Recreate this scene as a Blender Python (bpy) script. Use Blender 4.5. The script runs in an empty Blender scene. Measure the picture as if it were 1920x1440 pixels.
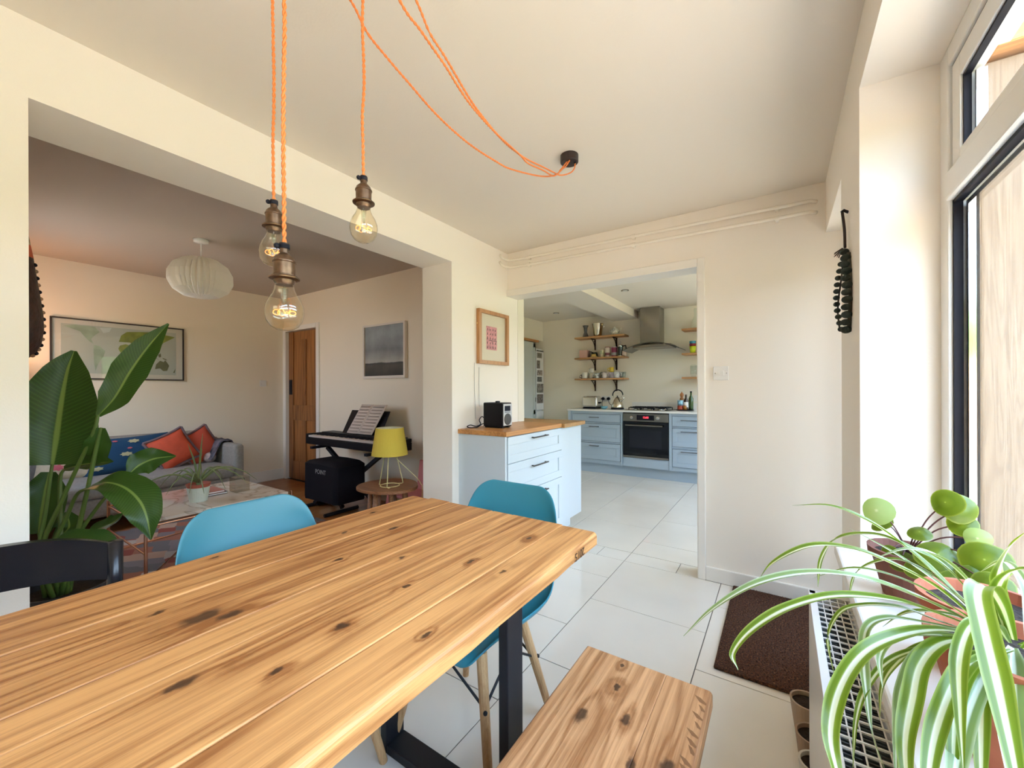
import bpy, bmesh, math, random
from math import sin, cos, pi, radians, sqrt
from mathutils import Vector, Matrix
random.seed(7)
sc = bpy.context.scene
C = sc.collection
# ------------------------------------------------------------------ camera, sky, sun, exposure
F = 757.7
cd = bpy.data.cameras.new('camera'); cam = bpy.data.objects.new('camera', cd); C.objects.link(cam)
cd.sensor_width = 36; cd.lens = 36*F/1920; cd.shift_y = (730.4-720)/1920; cd.clip_start = 0.01
cam.location = (0, 0, 1.2)
cam.matrix_world = Matrix.Translation((0, 0, 1.2)) @ Matrix.Rotation(0.587, 4, 'Z') @ Matrix.Rotation(pi/2, 4, 'X') @ Matrix.Rotation(-0.003, 4, 'Z')
sc.camera = cam
sc.view_settings.view_transform = 'Standard'; sc.view_settings.look = 'None'
sc.view_settings.gamma = 1; sc.view_settings.use_curve_mapping = False
sc.view_settings.exposure = 0.70
SKY = 9.0
w = bpy.data.worlds.new('sky'); sc.world = w; w.use_nodes = True
nt = w.node_tree; nt.nodes.clear()
tc = nt.nodes.new('ShaderNodeTexCoord'); sp = nt.nodes.new('ShaderNodeSeparateXYZ'); cr = nt.nodes.new('ShaderNodeValToRGB')
bg = nt.nodes.new('ShaderNodeBackground'); wo = nt.nodes.new('ShaderNodeOutputWorld')
cr.color_ramp.elements[0].position = 0.0; cr.color_ramp.elements[0].color = (.68, .84, 1, 1)
cr.color_ramp.elements[1].position = 1.0; cr.color_ramp.elements[1].color = (.36, .60, 1, 1)
nt.links.new(tc.outputs['Generated'], sp.inputs[0]); nt.links.new(sp.outputs['Z'], cr.inputs[0])
nt.links.new(cr.outputs[0], bg.inputs[0]); bg.inputs[1].default_value = SKY
nt.links.new(bg.outputs[0], wo.inputs[0])
sd = bpy.data.lights.new('sun', 'SUN'); sd.energy = 26; sd.color = (1, .90, .74); sd.angle = 0.02
sun = bpy.data.objects.new('sun', sd); C.objects.link(sun)
sun.rotation_euler = Vector((-0.08, 0.9, 1.0)).to_track_quat('Z', 'Y').to_euler()
try:
    sc.cycles.use_denoising = True; sc.cycles.max_bounces = 12; sc.cycles.diffuse_bounces = 8
    sc.cycles.transparent_max_bounces = 16; sc.cycles.caustics_reflective = False; sc.cycles.caustics_refractive = False
    sc.cycles.sample_clamp_indirect = 6
except Exception: pass
def portal(loc, rot, sx, sy):
    l = bpy.data.lights.new('daylight_portal', 'AREA'); l.shape = 'RECTANGLE'; l.size = sx; l.size_y = sy
    l.cycles.is_portal = True
    o = bpy.data.objects.new('daylight_portal', l); C.objects.link(o); o.location = loc; o.rotation_euler = rot
portal((.50, .33, 1.42), (0, radians(90), 0), 1.45, 2.66)
portal((.50, 2.46, 1.05), (0, radians(90), 0), 2.05, .66)
portal((1.25, 4.37, 1.57), (0, radians(90), 0), 1.27, 2.47)
portal((-4.6, .04, 1.58), (radians(90), 0, 0), .8, 1.05)

# ------------------------------------------------------------------ materials
MATS = {}
def mat(name, col, rough=.5, metal=0, spec=.5, trans=0, noise=0, nscale=8, bump=0, bscale=60, alpha=1, emit=None, coat=0):
    if name in MATS: return MATS[name]
    m = bpy.data.materials.new(name); m.use_nodes = True; n = m.node_tree; b = n.nodes['Principled BSDF']
    b.inputs['Base Color'].default_value = (*col, 1); b.inputs['Roughness'].default_value = rough
    b.inputs['Metallic'].default_value = metal; b.inputs['Specular IOR Level'].default_value = spec
    b.inputs['Coat Weight'].default_value = coat
    if emit: b.inputs['Emission Color'].default_value = (*emit[0], 1); b.inputs['Emission Strength'].default_value = emit[1]
    if noise or bump:
        t = n.nodes.new('ShaderNodeTexCoord'); z = n.nodes.new('ShaderNodeTexNoise'); z.inputs['Scale'].default_value = nscale; z.inputs['Detail'].default_value = 4
        n.links.new(t.outputs['Object'], z.inputs['Vector'])
    if noise:
        r = n.nodes.new('ShaderNodeValToRGB'); r.color_ramp.elements[0].position = .3; r.color_ramp.elements[1].position = .7
        r.color_ramp.elements[0].color = (*[c*(1-noise) for c in col], 1); r.color_ramp.elements[1].color = (*[min(1, c*(1+noise)) for c in col], 1)
        n.links.new(z.outputs['Fac'], r.inputs[0]); n.links.new(r.outputs[0], b.inputs['Base Color'])
    if bump:
        z2 = n.nodes.new('ShaderNodeTexNoise'); z2.inputs['Scale'].default_value = bscale; z2.inputs['Detail'].default_value = 6
        n.links.new(t.outputs['Object'], z2.inputs['Vector'])
        p = n.nodes.new('ShaderNodeBump'); p.inputs['Strength'].default_value = bump; p.inputs['Distance'].default_value = .01
        n.links.new(z2.outputs['Fac'], p.inputs['Height']); n.links.new(p.outputs[0], b.inputs['Normal'])
    MATS[name] = m; return m
def wood(name, light, dark, axis='Y', scale=1.0, rough=.45, knots=(), contrast=.5, ringy=1.0, var=.16):
    """grain along one object axis, varied per object; knots = [(x, y, r)] in object space bend and darken the grain"""
    if name in MATS: return MATS[name]
    m = bpy.data.materials.new(name); m.use_nodes = True; n = m.node_tree; N = n.nodes; L = n.links; b = N['Principled BSDF']
    b.inputs['Roughness'].default_value = rough
    def vec(op, a, c):
        q = N.new('ShaderNodeVectorMath'); q.operation = op
        for i, v in enumerate((a, c)):
            if v is None: continue
            if isinstance(v, tuple): q.inputs[i].default_value = v
            else: L.new(v, q.inputs[i])
        return q
    def mth(op, a, c=None, d=None):
        q = N.new('ShaderNodeMath'); q.operation = op
        for i, v in enumerate((a, c, d)):
            if v is None: continue
            if isinstance(v, (int, float)): q.inputs[i].default_value = v
            else: L.new(v, q.inputs[i])
        return q.outputs[0]
    def noise(v, sc, det=4, rg=.5, dist=0):
        q = N.new('ShaderNodeTexNoise'); q.inputs['Scale'].default_value = sc; q.inputs['Detail'].default_value = det; q.inputs['Roughness'].default_value = rg; q.inputs['Distortion'].default_value = dist
        L.new(v, q.inputs['Vector']); return q
    t = N.new('ShaderNodeTexCoord'); oi = N.new('ShaderNodeObjectInfo'); O = t.outputs['Object']
    cb = N.new('ShaderNodeCombineXYZ')
    for i in range(3): L.new(oi.outputs['Random'], cb.inputs[i])
    off = vec('MULTIPLY', cb.outputs[0], (7, 13, 5)).outputs[0]
    P = vec('ADD', O, off).outputs[0]
    ax = lambda lo, cr: {'X': (lo, cr, cr), 'Y': (cr, lo, cr), 'Z': (cr, cr, lo)}[axis]
    kn = None
    if knots:
        wob = noise(O, 45, 3); wv = vec('MULTIPLY', vec('SUBTRACT', wob.outputs['Color'], (.5, .5, .5)).outputs[0], (.018, .03, 0)).outputs[0]
        O2 = vec('ADD', O, wv).outputs[0]
        for (kx, ky, r) in knots:
            d = vec('LENGTH', vec('MULTIPLY', vec('SUBTRACT', O2, (kx, ky, 0)).outputs[0], (1, .55, 0)).outputs[0], None).outputs['Value']
            core = N.new('ShaderNodeMapRange'); core.interpolation_type = 'SMOOTHSTEP'; L.new(d, core.inputs['Value'])
            core.inputs['From Min'].default_value = r*1.25; core.inputs['From Max'].default_value = r*.5
            halo = N.new('ShaderNodeMapRange'); halo.interpolation_type = 'SMOOTHSTEP'; L.new(d, halo.inputs['Value'])
            halo.inputs['From Min'].default_value = r*4.5; halo.inputs['From Max'].default_value = 0
            kn = (core.outputs[0], halo.outputs[0]) if kn is None else (mth('MAXIMUM', kn[0], core.outputs[0]), mth('ADD', kn[1], halo.outputs[0]))
    low = noise(vec('MULTIPLY', P, ax(.45*scale, 9*scale)).outputs[0], 1.1, 2, .5, .5).outputs['Fac']
    ph = mth('MULTIPLY', low, 42*ringy)
    if kn: ph = mth('MULTIPLY_ADD', kn[1], 3.6, ph)
    ring = mth('POWER', mth('MULTIPLY_ADD', mth('SINE', ph), .5, .5), 2.2)
    fine = noise(vec('MULTIPLY', P, ax(2.2*scale, 150*scale)).outputs[0], 1, 6, .65).outputs['Fac']
    patch = noise(vec('MULTIPLY', P, ax(1.6, 7)).outputs[0], 1, 3).outputs['Fac']
    pore = noise(vec('MULTIPLY', P, ax(14*scale, 420*scale)).outputs[0], 1, 3, .6).outputs['Fac']
    f = mth('MULTIPLY_ADD', ring, .42*contrast, mth('MULTIPLY', fine, .85))
    f = mth('MULTIPLY_ADD', patch, .42, f)
    if kn: f = mth('MULTIPLY_ADD', kn[1], .16, f)
    f = mth('ADD', f, mth('MULTIPLY', mth('SUBTRACT', oi.outputs['Random'], .5), var))
    r = N.new('ShaderNodeValToRGB'); e = r.color_ramp.elements
    e[0].position = .52; e[0].color = (*light, 1); e[1].position = .98; e[1].color = (*dark, 1)
    L.new(f, r.inputs[0]); out = r.outputs[0]
    def mix(fac, a, c):
        q = N.new('ShaderNodeMixRGB'); L.new(fac, q.inputs[0]); L.new(a, q.inputs[1]); q.inputs[2].default_value = (*c, 1); return q.outputs[0]
    pm = N.new('ShaderNodeMapRange'); L.new(pore, pm.inputs['Value']); pm.inputs['From Min'].default_value = .60; pm.inputs['From Max'].default_value = .78; pm.inputs['To Max'].default_value = .55
    out = mix(pm.outputs[0], out, tuple(c*.55 for c in dark))
    if kn:
        kc = mth('MULTIPLY', kn[0], .86); out = mix(kc, out, (.045, .018, .008))
    L.new(out, b.inputs['Base Color'])
    bp = N.new('ShaderNodeBump'); bp.inputs['Strength'].default_value = .35; bp.inputs['Distance'].default_value = .0015; bp.invert = True
    L.new(f, bp.inputs['Height']); L.new(bp.outputs[0], b.inputs['Normal'])
    MATS[name] = m; return m
def glass(name, tint=(1, 1, 1), ior=1.5, gloss=1.0, rough=0.0):
    if name in MATS: return MATS[name]
    m = bpy.data.materials.new(name); m.use_nodes = True; n = m.node_tree; n.nodes.clear()
    o = n.nodes.new('ShaderNodeOutputMaterial'); t = n.nodes.new('ShaderNodeBsdfTransparent'); g = n.nodes.new('ShaderNodeBsdfGlossy')
    t.inputs[0].default_value = (*tint, 1); g.inputs['Roughness'].default_value = rough
    f = n.nodes.new('ShaderNodeLayerWeight'); f.inputs[0].default_value = .5     # facing: same from both sides of a pane
    pw = n.nodes.new('ShaderNodeMath'); pw.operation = 'POWER'; pw.inputs[1].default_value = 5; n.links.new(f.outputs['Facing'], pw.inputs[0])
    mm = n.nodes.new('ShaderNodeMath'); mm.operation = 'MULTIPLY_ADD'; mm.inputs[1].default_value = .55*gloss; mm.inputs[2].default_value = .045*gloss; n.links.new(pw.outputs[0], mm.inputs[0])
    x = n.nodes.new('ShaderNodeMixShader'); n.links.new(mm.outputs[0], x.inputs[0]); n.links.new(t.outputs[0], x.inputs[1]); n.links.new(g.outputs[0], x.inputs[2])
    n.links.new(x.outputs[0], o.inputs[0]); MATS[name] = m; return m
def leafmat(name, build, transl=.35, rough=.35):
    """translucent leaf; build(N, L, uv_x_socket, uv_y_socket) returns a colour socket"""
    if name in MATS: return MATS[name]
    m = bpy.data.materials.new(name); m.use_nodes = True; n = m.node_tree; N = n.nodes; L = n.links
    b = N['Principled BSDF']; b.inputs['Roughness'].default_value = rough; o = N['Material Output']
    uv = N.new('ShaderNodeUVMap'); s = N.new('ShaderNodeSeparateXYZ'); L.new(uv.outputs[0], s.inputs[0])
    col = build(N, L, s.outputs[0], s.outputs[1])
    L.new(col, b.inputs['Base Color'])
    tr = N.new('ShaderNodeBsdfTranslucent')
    mc = N.new('ShaderNodeMixRGB'); mc.blend_type = 'MULTIPLY'; mc.inputs[0].default_value = 1; mc.inputs[2].default_value = (1, 1, .45, 1)
    L.new(col, mc.inputs[1]); L.new(mc.outputs[0], tr.inputs[0])
    x = N.new('ShaderNodeMixShader'); x.inputs[0].default_value = transl; L.new(b.outputs[0], x.inputs[1]); L.new(tr.outputs[0], x.inputs[2]); L.new(x.outputs[0], o.inputs[0])
    MATS[name] = m; return m
def ramp(N, L, src, stops, const=False):
    r = N.new('ShaderNodeValToRGB'); e = r.color_ramp.elements
    while len(e) < len(stops): e.new(.5)
    for k, (p, c) in zip(e, stops): k.position = p; k.color = (*c, 1)
    if const: r.color_ramp.interpolation = 'CONSTANT'
    L.new(src, r.inputs[0]); return r.outputs[0]
def texmat(name, fn, rough=.8):
    if name in MATS: return MATS[name]
    m = bpy.data.materials.new(name); m.use_nodes = True; n = m.node_tree; b = n.nodes['Principled BSDF']; b.inputs['Roughness'].default_value = rough
    t = n.nodes.new('ShaderNodeTexCoord'); c = fn(n.nodes, n.links, t); n.links.new(c, b.inputs['Base Color']); MATS[name] = m; return m

PAINT = mat('cream_wall_paint', (.88, .815, .725), .85, bump=.05, bscale=180)
PAINTL = mat('dim_lit_cream_paint', (.86, .76, .61), .85, bump=.05, bscale=180)  # same cream paint, the living room's dimmer, warmer light put into the colour
PAINTK = mat('kitchen_wall_paint', (.82, .76, .64), .85, bump=.05, bscale=180)
CEIL = mat('ceiling_paint', (.77, .70, .60), .9, bump=.04, bscale=120)
TRIMW = mat('white_gloss_trim', (.84, .80, .73), .35)
PIPE = mat('painted_pipe', (.86, .79, .68), .4)
UPVC = mat('window_frame_white', (.80, .78, .74), .3)
BLACK = mat('black_rubber', (.010, .010, .016), .6, spec=.2)
BLKMET = mat('black_steel', (.013, .013, .016), .45, spec=.3)
STEEL = mat('brushed_steel', (.30, .28, .25), .24, metal=1)
CHROME = mat('chrome', (.75, .74, .72), .1, metal=1)
COPPER = mat('copper_tube', (.75, .42, .28), .25, metal=1)
BRONZE = mat('aged_bronze', (.16, .095, .055), .38, metal=.85, noise=.4, nscale=60)
WHITE = mat('white_ceramic', (.82, .80, .76), .25)
BLUECAB = mat('pale_blue_cabinet', (.38, .47, .56), .45)
ISLCAB = mat('off_white_cabinet', (.60, .655, .685), .42)
GROUT = mat('dark_grout', (.13, .11, .09), .9)
TILE = mat('polished_cream_tile', (.80, .74, .645), .05, noise=.03, nscale=3, spec=.6)
TEAL = mat('teal_plastic', (.03, .22, .29), .38)
TEAL2 = mat('sky_blue_plastic', (.055, .235, .30), .38)
TK = [(-.746, .228, .012), (-.935, .320, .021), (-.90, .352, .012), (-.658, .322, .006), (-1.12, .75, .008), (-1.03, .864, .011), (-1.03, .276, .009), (-.70, .62, .006), (-.66, .80, .006), (-.955, .62, .006), (-1.22, .93, .006), (-.53, .52, .005), (-.68, .45, .010), (-.83, .72, .006), (-1.24, .45, .006), (-.62, 1.02, .007), (-.56, .80, .005)]
TABLEW = wood('reclaimed_pine', (.70, .345, .118), (.32, .115, .03), 'Y', 1.0, .5, [(a+.88, b-.26, r) for a, b, r in TK], .62)
BK = [(-.293, .905, .010), (-.253, .80, .010), (-.19, .83, .016), (-.345, .99, .007), (-.385, .86, .014), (-.40, .60, .01), (-.22, .64, .008), (-.36, 1.08, .005)]
BENCHW = wood('bench_pine', (.70, .37, .165), (.33, .135, .045), 'Y', 1.2, .45, [(a+.31, b-.35, r) for a, b, r in BK], .6)
OAKX = wood('oak_shelf', (.56, .30, .12), (.30, .13, .05), 'X', 1.5, .5, ())
OAKY = wood('oak_worktop', (.62, .29, .09), (.34, .13, .035), 'Y', 1.3, .35, ())
DOWEL = wood('beech_dowel', (.58, .36, .17), (.38, .20, .08), 'Z', 1.5, .5, ())
DOORW = wood('stripped_pine_door', (.40, .16, .045), (.15, .05, .012), 'Z', 1.0, .45, ())
FLOORW = wood('parquet_boards', (.42, .17, .045), (.20, .07, .018), 'Y', 1.0, .3, ())
FENCEW = wood('outdoor_timber', (.21, .145, .088), (.13, .08, .042), 'Z', 1.6, .7, (), .5, 2.0)
FRAMEW = wood('oak_frame', (.58, .30, .12), (.38, .17, .06), 'Z', 2, .4, ())
WALNUT = wood('walnut', (.38, .17, .08), (.20, .08, .03), 'X', 2, .35, ())
ORANGE = mat('orange_twisted_flex', (.80, .24, .06), .75)
TERRA = mat('terracotta', (.42, .12, .055), .8, noise=.15, nscale=20)
SOIL = mat('soil', (.03, .018, .01), 1, bump=1, bscale=80)
PGLASS = glass('window_glass', (1, 1, 1), 1.5, .7)
CLEAR = glass('clear_glass', (.93, .96, .95), 1.5, 1.3)
AMBER = glass('tinted_bulb_glass', (.985, .93, .80), 1.5, 2.2)

# ------------------------------------------------------------------ geometry helpers
class G:
    def __init__(s): s.v = []; s.f = []; s.uv = None
    def add(s, vs, fs):
        o = len(s.v); s.v += [tuple(v) for v in vs]; s.f += [tuple(i+o for i in f) for f in fs]; return s
    def box(s, x0, x1, y0, y1, z0, z1):
        return s.add([(x0,y0,z0),(x1,y0,z0),(x1,y1,z0),(x0,y1,z0),(x0,y0,z1),(x1,y0,z1),(x1,y1,z1),(x0,y1,z1)],
                     [(0,3,2,1),(4,5,6,7),(0,1,5,4),(1,2,6,5),(2,3,7,6),(3,0,4,7)])
    def quadbar(s, p, q, a, b, up=(0,0,1)):
        p, q = Vector(p), Vector(q); d = (q-p).normalized(); u = Vector(up)
        if abs(d.dot(u)) > .98: u = Vector((0,1,0))
        x = d.cross(u).normalized()*a/2; y = x.cross(d).normalized()*b/2
        vs = [p-x-y, p+x-y, p+x+y, p-x+y, q-x-y, q+x-y, q+x+y, q-x+y]
        return s.add(vs, [(0,3,2,1),(4,5,6,7),(0,1,5,4),(1,2,6,5),(2,3,7,6),(3,0,4,7)])
    def tube(s, pts, r, n=8, cap=True, r2=None):
        pts = [Vector(p) for p in pts]; rings = []; ref = None; m = len(pts)
        for i, p in enumerate(pts):
            d = (pts[min(i+1, m-1)]-pts[max(i-1, 0)])
            d = d.normalized() if d.length > 1e-9 else Vector((0,0,1))
            if ref is None:
                ref = Vector((0,0,1)) if abs(d.z) < .9 else Vector((1,0,0))
            x = (ref - d*ref.dot(d)).normalized(); y = d.cross(x); ref = x
            rr = r if r2 is None else r+(r2-r)*i/(m-1)
            if callable(r): rr = r(i/(m-1))
            rings.append([p+(x*cos(2*pi*k/n)+y*sin(2*pi*k/n))*rr for k in range(n)])
        vs = [v for g in rings for v in g]; fs = []
        for i in range(m-1):
            for k in range(n): fs.append((i*n+k, i*n+(k+1)%n, (i+1)*n+(k+1)%n, (i+1)*n+k))
        if cap: fs.append(tuple(range(n))[::-1]); fs.append(tuple((m-1)*n+k for k in range(n)))
        return s.add(vs, fs)
    def lathe(s, prof, c=(0,0,0), n=24, zig=0, zp=0, sx=1, sy=1):
        vs = []; fs = []; m = len(prof)
        for j, (r, z) in enumerate(prof):
            for k in range(n):
                rr = r*(1+(zig if (k % 2) else -zig)); a = 2*pi*(k+zp*j)/n
                vs.append((c[0]+rr*cos(a)*sx, c[1]+rr*sin(a)*sy, c[2]+z))
        for j in range(m-1):
            for k in range(n): fs.append((j*n+k, j*n+(k+1)%n, (j+1)*n+(k+1)%n, (j+1)*n+k))
        if prof[0][0] > 1e-5: fs.append(tuple(range(n))[::-1])
        if prof[-1][0] > 1e-5: fs.append(tuple((m-1)*n+k for k in range(n)))
        return s.add(vs, fs)
    def grid(s, pts, w, h, uvs=None):
        """pts: h rows of w points"""
        o = len(s.v); s.v += [tuple(p) for p in pts]
        for j in range(h-1):
            for i in range(w-1): s.f.append((o+j*w+i, o+j*w+i+1, o+(j+1)*w+i+1, o+(j+1)*w+i))
        if uvs: s.uv = (s.uv or []) + uvs
        return s
    def sphere(s, c, r, n=12, m=8, sx=1, sy=1, sz=1):
        prof = [(max(1e-6, r*sin(pi*j/m)), -r*cos(pi*j/m)*sz) for j in range(m+1)]
        return s.lathe(prof, c, n, sx=sx, sy=sy)
def world_of(p):
    m = Matrix.Identity(4)
    while p is not None: m = p.matrix_basis @ m; p = p.parent
    return m
def obj(name, g, m, parent=None, smooth=False, bevel=0, solid=0, sub=0, label=None, local=False, seg=2):
    me = bpy.data.meshes.new(name); me.from_pydata(g.v, [], g.f); me.update()
    if g.uv:
        ul = me.uv_layers.new(name='UVMap')
        for li, l in enumerate(me.loops): ul.data[li].uv = g.uv[l.vertex_index]
    b = bmesh.new(); b.from_mesh(me); bmesh.ops.recalc_face_normals(b, faces=b.faces); b.to_mesh(me); b.free()
    o = bpy.data.objects.new(name, me); C.objects.link(o)
    if m: me.materials.append(m)
    if parent is not None:
        o.parent = parent
        if not local: me.transform(world_of(parent).inverted())
    if smooth:
        for p in me.polygons: p.use_smooth = True
    if smooth == 'a': q = o.modifiers.new('split', 'EDGE_SPLIT'); q.split_angle = radians(32)
    if solid: q = o.modifiers.new('solid', 'SOLIDIFY'); q.thickness = solid; q.offset = 0
    if bevel: q = o.modifiers.new('bevel', 'BEVEL'); q.width = bevel; q.segments = seg; q.limit_method = 'ANGLE'
    if sub: q = o.modifiers.new('sub', 'SUBSURF'); q.levels = sub; q.render_levels = sub
    if label: o['label'] = label
    return o
def tag(o, label, cat, group=None, kind=None):
    o['label'] = label; o['category'] = cat
    if group: o['group'] = group
    if kind: o['kind'] = kind
    return o
def thing(name, label, cat, loc=(0,0,0), rz=0, group=None):
    o = bpy.data.objects.new(name, None); C.objects.link(o); o.empty_display_size = .05
    o.location = loc; o.rotation_euler = (0, 0, rz); return tag(o, label, cat, group)
def struct(name, g, m, parent=None, **k):
    o = obj(name, g, m, parent, **k)
    if parent is None: o['kind'] = 'structure'
    return o
def sgroup(name, loc=(0,0,0)):
    o = bpy.data.objects.new(name, None); C.objects.link(o); o.location = loc; o['kind'] = 'structure'; return o
def dup(root, loc, rz=0, label=None, group=None, scale=None):
    r = root.copy(); C.objects.link(r); r.location = loc; r.rotation_euler = (0, 0, rz)
    if label: r['label'] = label
    if group: r['group'] = group
    if scale: r.scale = (scale,)*3
    for ch in list(root.children):
        c = ch.copy(); C.objects.link(c); c.parent = r
        for gch in ch.children:
            d = gch.copy(); C.objects.link(d); d.parent = c
    return r
def catmull(P, k=8):
    P = [Vector(p) for p in P]; P = [P[0]*2-P[1]]+P+[P[-1]*2-P[-2]]; out = []
    for i in range(1, len(P)-2):
        for j in range(k):
            t = j/k; a, b, c, d = P[i-1:i+3]
            out.append(.5*((2*b)+(c-a)*t+(2*a-5*b+4*c-d)*t*t+(3*b-a-3*c+d)*t**3))
    out.append(P[-2]); return out
def ribbon(path, wfun, fold=.25, up=(0,0,1), n=5, k=6, facing=None, twist=0, wav=0):
    """leaf blade along a path; wfun(t) half-width; fold lifts the edges (V section)"""
    pts = catmull(path, k); m = len(pts); g = G(); P = []; U = []
    for i, p in enumerate(pts):
        t = i/(m-1); d = (pts[min(i+1, m-1)]-pts[max(i-1, 0)]).normalized()
        if facing is not None: nrm = (Vector(facing)-p); 
        else: nrm = Vector(up)
        nrm = (nrm-d*nrm.dot(d)).normalized() if (nrm-d*nrm.dot(d)).length > 1e-4 else Vector((1,0,0))
        side = d.cross(nrm).normalized()
        if twist:
            R = Matrix.Rotation(twist*t, 3, d); side = R @ side; nrm = R @ nrm
        for j in range(n):
            u = -1+2*j/(n-1); hw = wfun(t)
            P.append(p+side*u*hw+nrm*abs(u)*hw*fold+nrm*(wav*sin(t*17+u*2)*hw if wav and abs(u) > .6 else 0)); U.append(((u+1)/2, t))
    g.grid(P, n, m, U); return g

# ------------------------------------------------------------------ the rooms
XL, YF, ZC, XR = -1.905, 2.80, 2.335, .207          # dining room: left wall, far wall, ceiling, right wall face
XLI = -2.19                                          # living room face of the left wall
XM, YL, ZL = -5.665, 2.88, 2.445                     # living room: map wall, door wall, ceiling
XK, YK, ZK = -3.38, 6.03, 2.35                       # kitchen: left wall, far wall, ceiling
YN = -1.9
g = G().box(XLI, XL, YN, .21, 0, ZC+.15).box(XLI, XL, 2.11, 2.955, 0, ZC+.15).box(XLI, XL, .21, 2.11, 2.093, ZC+.15)
struct('wall_left', g, PAINT)
g = G().box(-.435, .52, YF, 2.955, 0, ZC+.15).box(XL, -.435, YF, 2.955, 1.985, ZC+.15)
struct('wall_far', g, PAINT)
g = G().box(XR, .45, 1.66, 2.12, 0, ZC+.15).box(XR, .52, 2.12, YF, 2.055, ZC+.15).box(XR, .52, -1.1, 1.66, 2.14, ZC+.15)
g.box(XR, .52, -1.1, 1.66, 0, .655).box(XR, .52, YN, -1.1, 0, ZC+.15)
struct('wall_right', g, PAINT)
struct('wall_near', G().box(XLI, .52, YN-.15, YN, 0, ZC+.15), PAINT)
struct('ceiling', G().box(XL, XR, YN, YF, ZC, ZC+.12), CEIL)
struct('ceiling_living', G().box(XM-.1, XLI, .1, YL+.1, ZL, ZL+.1), mat('shaded_ceiling_paint', (.52, .445, .375), .9))  # ceiling paint with the living room's dimness put into its colour
struct('wall_map', G().box(XM-.15, XM, .05, YL+.15, 0, ZL+.1), PAINTL)
g = G().box(-4.835, XLI, YL, YL+.15, 0, ZL+.1).box(XM-.1, -4.835, YL, YL+.15, 2.0, ZL+.1).box(XM-.1, -5.64, YL, YL+.15, 0, 2.0)
struct('wall_door', g, PAINTL)
struct('wall_living_near', G().box(XM-.1, -5.0, .05, .2, 0, ZL+.1).box(-4.2, XLI, .05, .2, 0, ZL+.1).box(-5.0, -4.2, .05, .2, 0, 1.05).box(-5.0, -4.2, .05, .2, 2.1, ZL+.1), PAINTL)
wl = sgroup('added_window_3', (-4.3, .1, 1.5))  # unseen window, added in the near wall to brighten the living room
obj('window_frame', G().box(-5.0, -4.95, .08, .14, 1.05, 2.1).box(-4.25, -4.2, .08, .14, 1.05, 2.1).box(-4.95, -4.25, .08, .14, 1.05, 1.1).box(-4.95, -4.25, .08, .14, 2.05, 2.1), UPVC, wl)
obj('pane', G().box(-4.95, -4.25, .105, .11, 1.1, 2.05), PGLASS, wl)
# kitchen shell
g = G().box(-4.1, XK, 2.955, YK+.1, 2.02, ZK+.1).box(-4.1, XK, 2.955, 5.2, 0, 2.02).box(-4.1, -3.95, 5.2, YK+.1, 0, 2.02)
struct('wall_kitchen_left', g, PAINTK)
struct('wall_kitchen_far', G().box(-4.1, 1.2, YK, YK+.15, 0, ZK+.1), PAINTK)
g = G().box(1.05, 1.2, 2.955, 3.15, 0, ZK+.1).box(1.05, 1.2, 5.6, YK, 0, ZK+.1).box(1.05, 1.2, 3.15, 5.6, 0, .95).box(1.05, 1.2, 3.15, 5.6, 2.2, ZK+.1)
struct('wall_kitchen_right', g, PAINTK)
struct('wall_kitchen_near', G().box(-4.1, XL-.001, 2.96, 3.06, 0, ZK+.1).box(.52, 1.2, 2.8, 2.955, 0, ZK+.1), PAINTK)
struct('ceiling_kitchen', G().box(XK, 1.05, 2.955, YK, ZK, ZK+.1), CEIL)
struct('ceiling_beam', G().box(-2.14, -1.756, 2.955, YK, 2.243, ZK).box(XK, -2.14, 3.06, 4.40, 2.243, ZK), CEIL)
# kitchen window, mostly out of view, lets daylight in
wk = sgroup('window_2', (1.1, 4.5, 1.6))
obj('window_frame', G().box(1.08, 1.14, 3.15, 3.21, .95, 2.2).box(1.08, 1.14, 5.54, 5.6, .95, 2.2).box(1.08, 1.14, 3.21, 5.54, .95, 1.0).box(1.08, 1.14, 3.21, 5.54, 2.14, 2.2).box(1.08, 1.14, 4.34, 4.40, 1.0, 2.14), UPVC, wk)
obj('pane', G().box(1.105, 1.11, 3.21, 5.54, 1.0, 2.14), PGLASS, wk)

# tiled floor: every tile a piece of its own
fl = sgroup('floor')
obj('grout_bed', G().box(XL-.02, .52, YN, YK, -.10, -.004).box(XK-.6, XL-.02, 2.955, YK, -.10, -.004).box(.52, 1.2, 2.955, YK, -.1, -.004), GROUT, fl)
def tile(x0, x1, y0, y1):
    if x1-x0 < .02 or y1-y0 < .02: return
    o = obj('tile', G().box(x0+.002, x1-.002, y0+.002, y1-.002, -.0035, 0.0), TILE, fl, bevel=.0008, seg=1)
xs = [-.915+.605*k for k in range(-5, 4)]
def tiles(xa, xb, ya, yb, joint):
    for i in range(len(xs)-1):
        x0, x1 = max(xs[i], xa), min(xs[i+1], xb)
        if x1-x0 < .02: continue
        y = joint(i); y -= math.ceil((y-ya)/.605)*.605
        while y < yb:
            tile(x0, x1, max(y, ya), min(y+.605, yb)); y += .605
tiles(XL, XR, YN, 2.785, lambda i: 2.785 if i % 2 == 1 else 2.480)
tile(XR, .52, 2.12, 2.47); tile(XR, .52, 2.47, 2.785)
# threshold strip under the wide doorway
for a, b in ((XL, -1.72), (-1.72, -1.12), (-1.12, -.915), (-.915, -.574), (-.574, -.40)): tile(a, b, 2.785, 2.953)
tiles(XK, 1.05, 2.955, YK-.02, lambda i: 3.222 if i % 2 == 1 else 3.545)
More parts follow.
